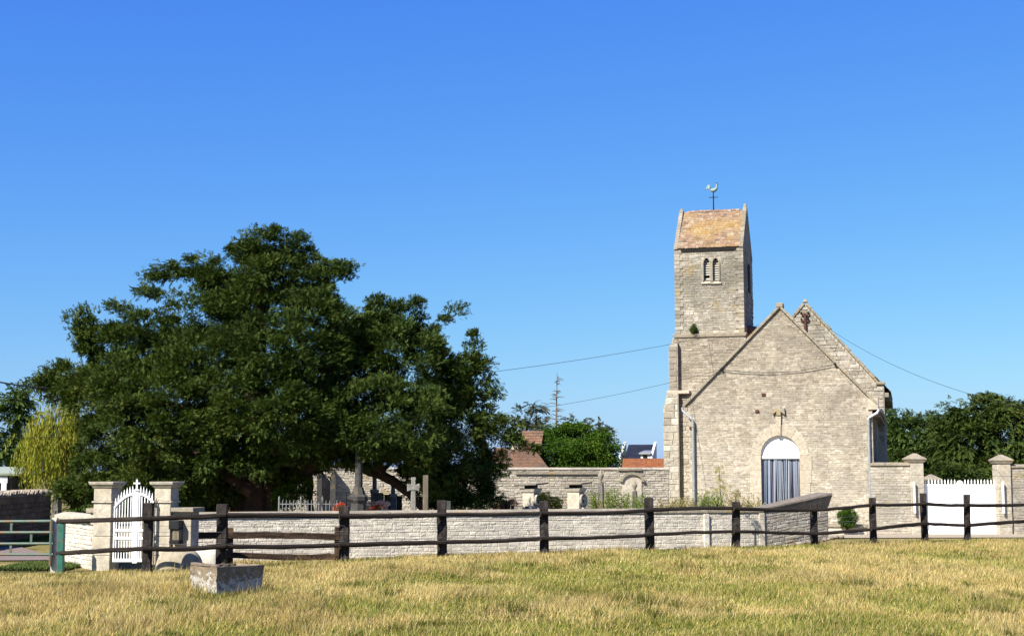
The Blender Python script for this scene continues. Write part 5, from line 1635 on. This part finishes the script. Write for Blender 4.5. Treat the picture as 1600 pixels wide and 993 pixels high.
for dx, r_ in ((-.45, .3), (.42, .34), (.1, .42)):
    vb = MB(); limb(vb, (dx, random.uniform(-.25, .1), -.2), (dx * 1.6, 0, 2.8), r_, r_ * .7, .05); vb.build('stem', M['bark'], YT)

# weeping willow, conifers and house trees on the left
def willow():
    Y = 50.0
    r = np.random.default_rng(31)
    lob = pxlobes([(84, 665, 32, 40, 0), (72, 695, 30, 40, -.4), (104, 690, 26, 55, .2), (94, 638, 22, 24, .3), (120, 610, 14, 14, .4)], Y)
    base = Vector((XatY(88, Y), Y, gz(XatY(88, Y), Y)))
    T = thing('weeping_willow', 'yellow green weeping willow with hanging twigs beside the low house', 'tree', tuple(base))
    P, N = shell(lob, .3, r, .75)
    keep = P[:, 2] > np.median(P[:, 2]) - .9
    P, N = P[keep], N[keep]
    n = len(P); per = 5
    idx = np.repeat(np.arange(n), per)
    p0 = P[idx] + r.normal(size=(n * per, 3)) * .16
    ln = np.clip((p0[:, 2] - .4) * r.uniform(.25, .75, n * per), .35, 2.6)
    over = p0[:, 0] < XatY(52, Y)
    ln = np.where(over, np.minimum(ln, np.clip(p0[:, 2] - W(40, 738, Y).z, .3, 3)), ln)
    nl = 16
    t = np.linspace(0, 1, nl)
    sway = r.normal(size=(n * per, 2)) * .12 + N[idx][:, :2] * .18
    V = np.empty((n * per, nl, 4, 3))
    for j in range(nl):
        c = p0.copy(); c[:, 2] -= ln * t[j]; c[:, :2] += sway * math.sqrt(t[j]) + r.normal(size=(n * per, 2)) * .025
        a = r.uniform(0, 2 * PI, n * per); s = .013 + .008 * r.uniform(0, 1, n * per); L = .13 + .07 * r.uniform(0, 1, n * per)
        ox, oy = np.cos(a), np.sin(a)
        V[:, j, 0] = c
        V[:, j, 2] = c + np.stack([ox * .05, oy * .05, -L], -1)
        mid = c + np.stack([ox * .03, oy * .03, -L * .5], -1)
        V[:, j, 1] = mid + np.stack([-oy * s, ox * s, 0 * s], -1)
        V[:, j, 3] = mid - np.stack([-oy * s, ox * s, 0 * s], -1)
    tint = np.clip(np.repeat(r.uniform(0, 1, n), per) * .5 + r.uniform(0, .5, n * per), 0, 1)
    T_ = np.repeat(tint, nl * 4)
    mesh_np('crown', V.reshape(-1, 3), np.arange(V.size // 3).reshape(-1, 4), T_, M['willow'], T, loc=T.location)
    vb = MB(); top = rel(T, lob[0][0]); limb(vb, (0, 0, -.2), top, .22, .06, .05); vb.build('trunk', M['greybark'], T)
    vb = MB()
    for l in lob: limb(vb, top * .5, rel(T, l[0]), .1, .03, .1)
    vb.build('limbs', M['greybark'], T, kind='stuff')
willow()
CON = tpl_spray(12, .34, .15)
BG = 'trees beyond the cemetery'
tree('conifer_tree', 'dark pointed conifer behind the low house at the left edge', 'tree', [(27, 640, 16, 28, 0), (22, 672, 27, 28, 0), (14, 700, 36, 30, 0), (12, 735, 42, 32, 0), (30, 620, 7, 14, 0)], 66, (22, .25), .6, .45, 26, .42, M['conifer'], CON, 41, group=BG, limbs=2, extra=[(28, 630, 30, 608, 0), (20, 640, 12, 636, 0)])
tree('conifer_tree', 'dark green hedge tree under the willow behind the rubble wall', 'tree', [(138, 765, 26, 34, 0), (128, 790, 22, 16, 0)], 45, (136, .14), .4, .3, 26, .28, M['conifer'], SPRAY, 42, group=BG, limbs=2)
tree('round_tree', 'round bright green broadleaf tree behind the back wall of the cemetery', 'tree', [(862, 705, 34, 28, 0), (896, 692, 42, 26, .3), (932, 705, 34, 26, 0), (895, 715, 50, 26, -.8), (952, 718, 18, 20, 0), (842, 716, 18, 18, 0), (880, 676, 18, 12, .3)], 72, (905, .25), .5, .42, 26, .34, M['leaf'], LEAVES, 43, group=BG, up=.25, droop=.1)
tree('sparse_conifer', 'thin greyish conifer with gappy branches left of the dead spruce', 'tree', [(836, 640, 7, 16, 0), (834, 658, 14, 12, 0), (829, 674, 19, 9, 0), (815, 665, 6, 12, .2), (845, 672, 9, 8, 0)], 84, (834, .16), .8, .4, 9, .45, M['oldconifer'], CON, 44, 'greybark', limbs=4, group=BG, inner=.05, extra=[(834, 660, 812, 655, 0), (836, 670, 850, 660, 0), (812, 668, 811, 640, 0)])
for k, (px, py, lab) in enumerate(((902, 660, 'sparse grey conifer top over the round tree, left one of two'), (938, 665, 'sparse grey conifer top over the round tree, right one of two'))):
    tree('sparse_conifer', lab, 'tree', [(px, py, 14, 9, 0), (px + 6, py + 12, 20, 9, 0), (px - 8, py + 14, 14, 8, 0)], 86 + k, (px + 2, .15), .8, .38, 10, .42, M['oldconifer'], CON, 45 + k, 'greybark', limbs=3, group=BG, inner=.05)
def dead_tree():
    Y = 80.0
    b = W(868, 722, Y); t = W(870.5, 582, Y)
    T = thing('dead_tree', 'tall bare dead spruce trunk with short twigs above the round tree', 'tree', (b.x, Y, -.5))
    H = t.z + .5
    vb = MB(); vb.tube([(0, 0, 0), (.02, 0, H * .5), (t.x - b.x, 0, H)], [.1, .065, .014], 7); vb.build('trunk', M['greybark'], T)
    for k in range(60):
        z = H * (.5 + .47 * random.random()); a = random.uniform(0, 2 * PI); L = (.85 - .5 * (z / H)) * random.uniform(.4, 1.25)
        x0 = (t.x - b.x) * max(0, (z / H - .5) * 2)
        vb = MB(); vb.tube([(x0, 0, z), (x0 + math.cos(a) * L * .6, math.sin(a) * L * .6, z + .05), (x0 + math.cos(a) * L, math.sin(a) * L, z - .06 * L)], [.026, .018, .007], 4)
        vb.build('branch', M['greybark'], T)
    for s, pts in ((1, [(0, 0, 3.9), (.5, 0, 4.3), (1.1, 0, 4.1), (1.5, 0, 3.7)]), (-1, [(0, 0, 3.5), (-.5, 0, 3.9), (-1.2, 0, 3.7), (-1.5, 0, 3.2)]), (1, [(0, 0, 4.7), (.7, .2, 4.9), (1.0, .2, 5.5)])):
        vb = MB(); vb.tube(pts, [.06, .05, .035, .015], 5) if len(pts) == 4 else vb.tube(pts, [.04, .03, .01], 5); vb.build('branch', M['greybark'], T)
dead_tree()
tree('yew_tree', 'big dark yew tree behind the white double gate at the right edge', 'tree', [(1545, 665, 52, 50, 0), (1530, 700, 75, 45, -.6), (1590, 690, 50, 60, 0), (1550, 648, 36, 26, .3), (1500, 715, 48, 36, 0), (1610, 662, 40, 30, .5), (1500, 660, 20, 20, 0), (1640, 700, 60, 60, 0), (1560, 735, 90, 24, -.8)], 72, (1555, .5), .55, .5, 30, .42, M['yew'], SPRAY, 51, group=BG, limbs=4, extra=[(1500, 655, 1486, 640, 0), (1545, 632, 1542, 624, .3), (1575, 645, 1590, 638, .2), (1480, 670, 1465, 655, 0)], droop=.4)
tree('conifer_tree', 'mid green conifer between the church and the big right hand yew', 'tree', [(1440, 690, 36, 34, 0), (1412, 685, 26, 34, .4), (1468, 712, 40, 32, -.3), (1430, 725, 50, 26, -.5), (1456, 672, 14, 20, .3)], 90, (1436, .3), .5, .42, 30, .36, M['conifer'], CON, 52, group=BG, limbs=3, extra=[(1400, 660, 1396, 645, .3), (1425, 665, 1420, 650, .2), (1458, 660, 1455, 648, .3), (1440, 665, 1437, 655, .2)])
tree('conifer_tree', 'narrow conifer showing right beside the church side wall', 'tree', [(1394, 690, 14, 44, 0), (1400, 720, 18, 26, 0)], 96, (1396, .2), .5, .4, 30, .36, M['conifer'], CON, 53, group=BG, limbs=1, extra=[(1394, 650, 1391, 642, 0)])
tree('garden_tree', 'dark bushy tree filling the gap behind the white spiked gate', 'tree', [(1500, 748, 46, 22, 0), (1545, 752, 24, 18, 0), (1470, 745, 22, 22, 0)], 66, (1500, .2), .5, .4, 28, .34, M['yew'], SPRAY, 54, group=BG, limbs=2)

# ------------------------------------------------------------------ houses behind the cemetery
def tiled(parent, A, B, C, D, rows, cols, mat, th=.05, name='roof_tiles'):
    """tiles on the slope A-B (eaves) to D-C (ridge)"""
    A, B, C, D = map(Vector, (A, B, C, D))
    vb = MB()
    nrm = (B - A).cross(D - A).normalized()
    for r_ in range(rows):
        for c_ in range(cols):
            u0, u1 = c_ / cols, (c_ + .96) / cols
            v0, v1 = r_ / rows, min(1, (r_ + 1.15) / rows)
            p = lambda u, v: A.lerp(B, u).lerp(D.lerp(C, u), v)
            j = random.uniform(-.008, .008)
            q = [p(u0, v0), p(u1, v0), p(u1, v1), p(u0, v1)]
            vb.hexa(q + [q[0] + nrm * (th + j), q[1] + nrm * (th - j), q[2] + nrm * th * .4, q[3] + nrm * th * .4])
    return vb.build(name, mat, parent, kind='stuff')
b = W(826, 727, 68)
H1 = thing('tiled_house', 'old house with brown tiled roofs and pale chimney behind the back wall', 'house', (b.x, 68, -.6), R(-8))
e0, e1 = onp(H1, 760, 728), onp(H1, 857, 728); r0 = onp(H1, 808, 682, 2.6)
vb = MB(); vb.box(e0[0], e1[0] - .2, .2, 5, 0, e0[1]); vb.build('wall', M['brownstone'], H1)
rz_ = r0[1]; mid = onp(H1, 840, 700, 2.6)
tiled(H1, (e0[0], 0, e0[1] - .1), (e1[0], 0, e0[1] - .1), (mid[0] - .2, 2.6, rz_ - .55), (e0[0], 2.6, rz_ - .55), 14, 22, M['redtile'])
tiled(H1, (onp(H1, 810, 700, 2)[0], 2.0, rz_ - .8), (mid[0] + .2, 2.0, rz_ - .8), (mid[0] + .2, 3.6, rz_ + .3), (onp(H1, 810, 700, 2)[0], 3.6, rz_ + .3), 8, 9, M['redtile'])
vb = MB(); c = onp(H1, 806, 690, 2.5); vb.box(c[0] - .22, c[0] + .16, 2.3, 2.8, rz_ - .8, onp(H1, 806, 684, 2.5)[1]); vb.build('chimney', M['pillar'], H1, bevel=.03)
vb = MB(); vb.box(c[0] - .26, c[0] + .2, 2.26, 2.84, onp(H1, 806, 684, 2.5)[1], onp(H1, 806, 682, 2.5)[1]); vb.build('chimney_cap', M['orangetile'], H1)

b = W(975, 727, 63)
H2 = thing('tiled_outbuilding', 'long low outbuilding with bright orange tiled roof behind the back wall', 'outbuilding', (b.x, 63, -.6), R(-6))
a0, a1 = onp(H2, 972, 728), onp(H2, 1050, 728); t0 = onp(H2, 1005, 716.5, 1.6)
vb = MB(); vb.box(a0[0], a1[0], .15, 3, 0, a0[1] - .05); vb.build('wall', M['backwall'], H2)
tiled(H2, (a0[0], 0, a0[1] - .1), (a1[0], 0, a0[1] - .1), (a1[0], 1.6, t0[1]), (a0[0], 1.6, t0[1]), 8, 22, M['orangetile'])
tiled(H2, (a1[0], 3.2, a0[1] - .1), (a0[0], 3.2, a0[1] - .1), (a0[0], 1.6, t0[1]), (a1[0], 1.6, t0[1]), 8, 22, M['orangetile'])

b = W(1000, 727, 92)
H3 = thing('slate_house', 'house with dark blue slate roof and white dormer left of the tower', 'house', (b.x, 92, -.8), R(-12))
a0, a1 = onp(H3, 968, 717), onp(H3, 1022, 717); t0, t1 = onp(H3, 972, 694.5, 2.4), onp(H3, 1012, 694.5, 2.4)
vb = MB(); vb.box(a0[0], a1[0], 0, 5, 0, a0[1]); vb.build('wall', M['render_white'], H3)
tiled(H3, (a0[0] + .3, -.15, a0[1]), (a1[0] - .2, -.15, a0[1]), (a1[0] - .25, 2.4, t0[1]), (a0[0] + .3, 2.4, t0[1]), 12, 14, M['slate'], .04, 'slates')
for xx in (a0[0] - .02, a1[0] - .24):
    vb = MB(); vb.add([(xx, -.2, a0[1] - .4), (xx + .15, -.2, a0[1] - .4), (xx + .15, -.2, a0[1] + .15), (xx, -.2, a0[1] + .15), (xx, 2.4, a0[1] - .4), (xx + .15, 2.4, a0[1] - .4), (xx + .15, 2.4, t0[1] + .2), (xx, 2.4, t0[1] + .2)], [(0, 1, 2, 3), (4, 7, 6, 5), (0, 4, 5, 1), (1, 5, 6, 2), (2, 6, 7, 3), (3, 7, 4, 0)]); vb.build('parapet', M['render_white'], H3)
d0, d1 = onp(H3, 1001, 712, -.1), onp(H3, 1015, 712, -.1); dz0, dz1 = onp(H3, 1008, 717, -.1)[1], onp(H3, 1008, 709, -.1)[1]
vb = MB(); vb.box(d0[0], d1[0], -.1, 1.6, dz0, dz1); dm = vb.build('dormer', M['render_white'], H3)
vb = MB(); vb.hexa([(d0[0] - .1, -.25, dz1), (d1[0] + .1, -.25, dz1), (d1[0] + .1, 1.7, dz1), (d0[0] - .1, 1.7, dz1), (d0[0] - .1, -.25, dz1 + .08), (d1[0] + .1, -.25, dz1 + .08), (d1[0] - .1, 1.7, dz1 + .3), (d0[0] + .1, 1.7, dz1 + .3)]); vb.build('dormer_roof', M['zinc'], dm)
mx_ = (d0[0] + d1[0]) / 2
vb = MB(); vb.box(mx_ - .14, mx_ + .14, -.13, -.101, dz0 + .08, dz1 - .06); vb.build('pane', M['glassdark'], dm)
s0, s1 = onp(H3, 994, 709, .8), onp(H3, 1003, 711, .8)
vb = MB(); vb.hexa([(s0[0], .5, s0[1] - .3), (s1[0], .5, s0[1] - .3), (s1[0], .9, s0[1]), (s0[0], .9, s0[1]), (s0[0], .44, s0[1] - .24), (s1[0], .44, s0[1] - .24), (s1[0], .84, s0[1] + .07), (s0[0], .84, s0[1] + .07)]); vb.build('roof_light', plain_mat('sky_glass', (.3, .4, .55), .08, .05, 2, 0, 0), H3)

# ------------------------------------------------------------------ graves
def at(px, Y): return (XatY(px, Y), Y, -.02)
def height(px, py, Y): return W(px, py, Y).z + .02
Y = 37.0
T = thing('stone_cross', 'pale stone grave cross with short flared arms on a stepped foot', 'cross', at(645.5, Y), R(8))
H = height(645, 745, Y); w = 4.2 * Y / FPX
vb = MB(); vb.frus((-.22, .22, -.18, .18), (-.16, .16, -.13, .13), 0, .34); vb.build('foot', M['grave'], T, bevel=.02)
vb = MB(); vb.frus((-w * 1.05, w * 1.05, -.07, .07), (-w * .8, w * .8, -.06, .06), .343, H - .3); vb.build('shaft', M['grave'], T, bevel=.015)
za = height(645, 761, Y)
vb = MB(); vb.ext([(-w * .8, za - .07), (-w * 2.2, za - .1), (-w * 2.3, za + .1), (-w * .8, za + .07), (-w * .7, H - .08), (-w * .95, H - .06), (-w * .8, H), (w * .8, H), (w * .95, H - .06), (w * .7, H - .08), (w * .8, za + .07), (w * 2.3, za + .1), (w * 2.2, za - .1), (w * .8, za - .07)], -.075, .065); vb.build('cross_head', M['grave'], T, bevel=.012)

Y = 38.5
T = thing('calvary', 'shade-darkened stone calvary base with a round column rising into the yew', 'calvary', at(560, Y))  # the calvary's colour carries the shade under the yew
H = height(560, 768, Y); s = Y / FPX
vb = MB(); vb.lathe([(.3, 0), (.3, .22), (.23, .25), (.2, H - .3), (.25, H - .22), (.27, H - .12), (.19, H - .06), (.13, H + .12)], 0, 0, 8); vb.build('pedestal', M['dark_shaded_grave'], T)
vb = MB(); vb.lathe([(.115, H + .1), (.105, H + .14), (.1, H + 1.2)], 0, 0, 14); vb.build('column', M['dark_shaded_grave'], T, smooth=False)
vb = MB(); vb.box(-.34, .34, -.08, .08, H - .21, H - .12); vb.build('ledge', M['dark_shaded_grave'], T, bevel=.02)

o = MB(); Y = 38.0; h = height(665, 742, Y)
o.box(-.07, .07, -.07, .07, 0, h); ob = o.build('wooden_post', M['greywood'], bevel=.01); ob.location = at(665, Y)
tag(ob, 'plain weathered wooden post under the yew right of the stone cross', 'post')

# white iron railing round a grave
Y = 38.6
x0, x1 = XatY(436, Y), XatY(532, Y)
T = thing('grave_railing', 'pale iron railing round a grave at the foot of the yew', 'railing', (x0, Y, -.02))
H = height(480, 780, Y)
for z in (.15, H - .12):
    vb = MB(); vb.tube([(0, 0, z), (x1 - x0, 0, z)], .014, 6); vb.build('rail', M['iron'], T)
    vb = MB(); vb.tube([(x1 - x0, 0, z), (x1 - x0, 1.1, z)], .014, 6); vb.build('rail', M['iron'], T)
nb = 17
for k in range(nb + 1):
    x = (x1 - x0) * k / nb
    hh = H + (.1 if k % 6 == 0 else 0)
    vb = MB(); vb.tube([(x, 0, 0), (x, 0, hh - .06), (x, 0, hh)], [.012 if k % 6 else .025, .012 if k % 6 else .025, .003], 6); vb.build('bar', M['iron'], T)

HG = 'upright headstones along the cemetery'
def headstone(px, py, Y, wpx, mat, label, top='round', rz=0):
    T = thing('headstone', label, 'headstone', at(px, Y), rz, HG)
    w = wpx * Y / FPX / 2; H = height(px, py, Y)
    vb = MB()
    if top == 'round': vb.ext([(-w, .12)] + [(w * math.cos(PI - PI * k / 10), H - w * .7 + w * .7 * math.sin(PI * k / 10)) for k in range(11)] + [(w, .12)], -.06, .06)
    elif top == 'point': vb.ext([(-w, .12), (-w, H - w), (0, H), (w, H - w), (w, .12)], -.06, .06)
    else: vb.box(-w, w, -.06, .06, .12, H)
    vb.build('slab', mat, T, bevel=.012)
    vb = MB(); vb.box(-w - .08, w + .08, -.15, .15, 0, .118); vb.build('plinth', mat, T, bevel=.01)
headstone(594, 769, 41, 11, M['dark_shaded_grave'], 'dark round topped headstone left of the stone cross')
headstone(605, 772, 41.6, 9, M['dark_shaded_grave'], 'dark square headstone beside the round topped one', 'flat')
headstone(624, 774, 42.4, 8, M['dark_shaded_grave'], 'narrow dark headstone just left of the stone cross', 'flat')
headstone(512, 786, 40, 10, M['grave'], 'low grey headstone behind the pale iron railing', 'point')
headstone(697, 782, 36.6, 15, M['dark_shaded_grave'], 'wide dark headstone in the shade right of the wooden post', 'flat')
headstone(823, 790, 44, 7, M['grave'], 'small grey headstone beside the left scrolled pedestal')
for px, pyt, pyb, lab in ((585, 703, 770, 'slim grey grave column with yellowed block beneath the yew'), (614, 742, 777, 'shorter slim grey grave column next to the dark headstones')):
    Y = 45.0
    T = thing('grave_column', lab, 'column', at(px, Y), 0)
    vb = MB(); vb.box(-.11, .11, -.11, .11, 0, height(px, pyb, Y)); vb.build('plinth', M['grave'], T, bevel=.01)
    vb = MB(); vb.box(-.13, .13, -.13, .13, height(px, pyb, Y) + .002, height(px, pyb, Y) + .12); vb.build('block', M['ashlar'], T, bevel=.015)
    vb = MB(); vb.lathe([(.07, height(px, pyb, Y) + .12), (.055, height(px, pyt, Y))], 0, 0, 10); vb.build('shaft', M['grave'], T)

# scrolled pedestals
def scrolled(px0, px1, px2, pyt, Y, label):
    T = thing('scrolled_pedestal', label, 'pedestal', at(px1, Y), R(-32), 'scrolled stone pedestals before the back wall')
    wl = (px1 - px0) * Y / FPX / math.cos(R(30)) * 1.0; wr = (px2 - px1) * Y / FPX / math.cos(R(55))
    H = height(px1, pyt, Y)
    vb = MB(); vb.box(-wl, 0, 0, wr * .8, 0, H - .34); vb.build('body', M['cream'], T, bevel=.012)
    vb = MB(); vb.frus((-wl - .03, .03, -.03, wr * .8 + .03), (-wl - .08, .08, -.08, wr * .8 + .08), H - .337, H - .2); vb.build('moulding', M['cream'], T, bevel=.02)
    vb = MB(); vb.hexa([(-wl - .2, -.2, H - .12), (.2, -.2, H - .1), (.2, wr + .1, H - .06), (-wl - .2, wr + .1, H - .08), (-wl - .22, -.22, H - .06), (.22, -.22, H - .04), (.22, wr + .12, H), (-wl - .22, wr + .12, H - .02)]); vb.build('slab', M['coping'], T, bevel=.015)
    vb = MB(); vb.box(-wl + .05, -.05, .05, wr * .7, H - .2, H - .1); vb.build('neck', M['dark_shaded_grave'], T)
    # volute on the right hand side
    vb = MB(); pts = []
    for k in range(26):
        a = -PI / 2 + k * .42; rr_ = .26 * (1 - k / 32)
        pts.append((.045, wr * .4 + rr_ * math.cos(a), H * .55 + rr_ * math.sin(a)))
    vb.tube(pts, .045, 6); vb.tube([(.045, wr * .4, H * .55 - .26), (.05, wr * .15, .35), (.06, 0.1, .05)], .05, 6, vb.t[-1]); vb.build('volute', M['pillar'], T)
scrolled(816, 834, 847, 753, 47.5, 'left scrolled stone pedestal with slanted slab, beside yellow flowers')
scrolled(886.5, 905, 917, 752, 47.5, 'right scrolled stone pedestal with flat slab, left of the urn columns')

def urn_column(px, pyt, pyc, pyb, Y, wpx, label, um):
    T = thing('urn_column', label, 'column', at(px, Y), R(-20), 'grave columns carrying urns')
    w = wpx * Y / FPX / 2 * .8
    zc = height(px, pyc, Y); zt = height(px, pyt, Y)
    vb = MB(); vb.frus((-w, w, -w, w), (-w * .85, w * .85, -w * .85, w * .85), 0, zc); vb.build('shaft', M['grey_grave'], T, bevel=.01)
    h = zt - zc
    vb = MB(); vb.lathe([(w * .75, zc + .003), (w * .35, zc + h * .12), (w * .5, zc + h * .2), (w * .95, zc + h * .5), (w * 1.02, zc + h * .64), (w * .8, zc + h * .72), (w * .4, zc + h * .8), (w * .45, zc + h * .9), (w * .12, zc + h)], 0, 0, 14); vb.build('urn', M['coping'], T, smooth=True)
urn_column(939, 734, 754, 800, 51, 11, 'taller grey grave column carrying a stone urn before the wall', False)
urn_column(992, 751, 767, 800, 51, 9.5, 'shorter dark grave column carrying an urn before the plastered niche', True)

def flowers(px, py, Y, wpx, hpx, mat, pot, label, seed, group='flower pots on the graves'):
    T = thing('flower_pot', label, 'flowers', at(px, Y), 0, group)
    r_ = wpx * Y / FPX / 2; zt = height(px, py, Y); hh = hpx * Y / FPX
    zp = max(.12, zt - hh)
    vb = MB(); vb.lathe([(r_ * .45, max(0, zp - .5)), (r_ * .62, zp), (r_ * .66, zp + .02)], 0, 0, 12); vb.build('pot', pot, T)
    rr = np.random.default_rng(seed)
    c = Vector((T.location.x, Y, zt - hh * .4))
    crown(T, [(tuple(c), (r_, r_ * .8, hh * .5))], .08, .06, 9, .085, mat, LEAVES, seed, inner=.1, name='blossoms')
    crown(T, [(tuple(c - Vector((0, 0, hh * .25))), (r_ * .85, r_ * .7, hh * .4))], .12, .06, 5, .1, M['leaf'], LEAVES, seed + 1, inner=.2, name='foliage')
flowers(576, 787, 40, 14, 9, M['fl_pink'], M['pot_white'], 'pink and white flowers in a pale pot beside the calvary', 61)
flowers(597, 787, 39.4, 15, 9, M['fl_pink'], M['pot_blue'], 'pink flowers in a blue pot left of the stone cross', 63)
flowers(588, 793, 39, 10, 6, M['fl_red'], M['pot_white'], 'low red flowers between the two pink flower pots', 65)
flowers(779, 786, 43, 11, 10, M['fl_red'], M['pot_white'], 'red and orange flowers left of the two black vases', 67)
flowers(801, 783, 43, 8, 8, M['fl_red'], M['pot_black'], 'red flowers in a dark pot right of the two black vases', 69)
flowers(852, 771, 46, 13, 16, M['fl_yellow'], M['pot_white'], 'yellow flowers beside the left scrolled pedestal', 71)
flowers(867, 780, 46, 18, 14, M['fl_yellow'], M['pot_white'], 'trailing yellowed flowers between the two scrolled pedestals', 73)
flowers(532, 790, 38, 10, 9, M['fl_red'], M['pot_black'], 'red flowers beside the dark iron grave cross', 75)
for px, lab in ((786, 'left one of two glossy black grave vases'), (793.5, 'right one of two glossy black grave vases')):
    vb = MB(); h = height(px, 782, 43); r_ = .07
    vb.lathe([(r_, 0), (r_, h * .5), (r_ * 1.1, h * .8), (r_ * 1.1, h), (r_ * .8, h)], 0, 0, 14)
    o = vb.build('vase', M['pot_black']); o.location = at(px, 43); tag(o, lab, 'vase', 'black grave vases')
for px, py, Y, mat, lab in ((541, 768, 37.6, M['blackiron'], 'small black iron grave cross left of the calvary'),):
    T = thing('iron_cross', lab, 'cross', at(px, Y)); H = height(px, py, Y)
    vb = MB(); vb.tube([(0, 0, 0), (0, 0, H)], .025, 6); vb.build('upright', mat, T)
    vb = MB(); vb.tube([(-.17, 0, H - .22), (.17, 0, H - .22)], .022, 6); vb.build('arm', mat, T)

# ------------------------------------------------------------------ bushes and weeds before the church
def bush(name, label, rows, Y, mat, seed, size=.2, tpl=LEAVES, spacing=.25, crad=.2, per=16, cat='plant', **kw):
    lob = pxlobes(rows, Y)
    c = lob[0][0]
    T = thing(name, label, cat, (c[0], Y, -.05))
    vb = MB(); vb.tube([(0, 0, 0), (.01, 0, max(.2, c[2]))], [.03, .012], 5); vb.build('stem', M['bark'], T)
    crown(T, lob, spacing, crad, per, size, mat, tpl, seed, **kw)
    return T
bush('shrub', 'leafy green shrub under the yew beside the pale railing', [(458, 764, 20, 16, 0), (446, 776, 12, 12, 0)], 40.5, M['leaf'], 81, cat='shrub')
def weeds(label, px0, px1, pyt, Y, n, mat, seed, name='tall_weeds'):
    """upright leafy stalks"""
    r = np.random.default_rng(seed)
    xa, xb = XatY(px0, Y), XatY(px1, Y)
    T = thing(name, label, 'weeds', ((xa + xb) / 2, Y, -.05))
    top = height((px0 + px1) / 2, pyt, Y)
    x = r.uniform(xa, xb, n); y = Y + r.uniform(-.35, .35, n); h = top * r.uniform(.6, 1.08, n)
    k = 26
    t = np.linspace(.1, 1, k)
    px_ = x[:, None] + r.normal(size=(n, 1)) * .12 * t + r.normal(size=(n, k)) * .02; py_ = y[:, None] + r.normal(size=(n, 1)) * .12 * t
    pos = np.stack([px_, py_, h[:, None] * t], -1).reshape(-1, 3)
    d = r.normal(size=pos.shape); d[:, 2] = np.abs(d[:, 2]) * .8 + .8
    tpl = np.array([[0, 0, 0], [.5, .1, .04], [1, 0, 0], [.5, -.1, .04]])
    V = place(tpl, pos, d, .11 * r.uniform(.7, 1.4, len(pos)), .15, r, .8)
    mesh_np('foliage', V.reshape(-1, 3), np.arange(V.size // 3).reshape(-1, 4), np.repeat(np.clip(np.repeat(r.uniform(0, 1, n), k) * .6 + r.uniform(0, .4, n * k), 0, 1), 4), mat, T, loc=T.location)
weeds('tall green weeds left of the taller urn column', 922, 932, 770, 50, 30, M['weed'], 91)
weeds('tall yellowish green weeds right of the taller urn column', 946, 963, 768, 49.6, 44, M['weed'], 92)
weeds('green weeds left of the shorter urn column', 968, 985, 773, 50, 40, M['weed'], 93)
weeds('green weeds right of the shorter urn column', 997, 1008, 775, 50, 30, M['weed'], 94)
weeds('green tuft of weeds at the foot of the left downpipe', 1090, 1130, 773, 52, 80, M['weed'], 95)
weeds('dry pale weeds along the foot of the tower', 1036, 1082, 781, 52, 60, M['dryweed'], 96)
weeds('dry grass stalks growing left of the church door', 1134, 1188, 778, 51.5, 70, M['dryweed'], 97)
bush('sapling', 'thin yellow leaved sapling growing beside the left downpipe', [(1126, 768, 7, 7, 0), (1123, 748, 2, 4, 0), (1124, 732, 3.5, 8, 0), (1112, 766, 5, 3, 0), (1133, 762, 4, 5, 0)], 52.5, M['yellowleaf'], 98, .1, LEAVES, .22, .08, 7, cat='sapling', inner=0)
vb = MB(); a = W(1127, 790, 52.5); b_ = W(1123, 726, 52.5)
vb.tube([tuple(rel(bpy.data.objects['sapling'], a)), tuple(rel(bpy.data.objects['sapling'], b_))], [.018, .006], 5); vb.build('stem', M['bark'], bpy.data.objects['sapling'])
bush('shrub', 'tiny dry thistle behind the wall top near the fence post', [(1149, 772, 5, 6, 0)], 34.5, M['dryweed'], 99, .06, LEAVES, .08, .05, 8, cat='thistle')

# ------------------------------------------------------------------ overhead wires
def wire(label, a, b, sag, r_=.0075, n=24):
    a, b = Vector(a), Vector(b)
    vb = MB(); pts = []
    for k in range(n + 1):
        s = k / n; p = a.lerp(b, s) - a; p.z -= sag * 4 * s * (1 - s); pts.append(p)
    vb.tube(pts, r_, 5)
    o = vb.build('power_line', M['wire']); o.location = a
    return tag(o, label, 'wire', 'overhead lines')
brk = BR + Vector((0, 0, BRH * .93)); brk2 = BR + Vector((0, 0, BRH * .6))
wire('overhead line sagging from the church gable bracket to the right edge', brk + Vector((.17, -.05, 0)), W(1690, 652, 44), .8)
wire('overhead line rising from behind the yew across the tower to the gable bracket', W(560, 604, 40), brk + Vector((-.17, -.05, 0)), .35)
ga_ = CH.matrix_basis @ Vector((G(1128, 577)[0], -.12, G(1128, 577)[1]))
wire('thin lower line from behind the yew to the gable insulator', W(700, 655, 57), ga_, .25, .007)
wire('thick cable entering from the left edge into the yew', W(-40, 588, 38), W(75, 606, 39), .05, .022)
wire('thin cable crossing in front of the dark conifer at the left edge', W(-40, 620, 44), W(60, 628, 45), .03)
wire('thin cable across the willow above the low house', W(-40, 683, 40), W(110, 681, 41), .03)
wire('upper one of two far lines above the right hand conifers', W(1370, 632, 78), W(1680, 690, 90), .2)
wire('lower one of two far lines above the right hand conifers', W(1370, 640, 78), W(1680, 712, 90), .2)
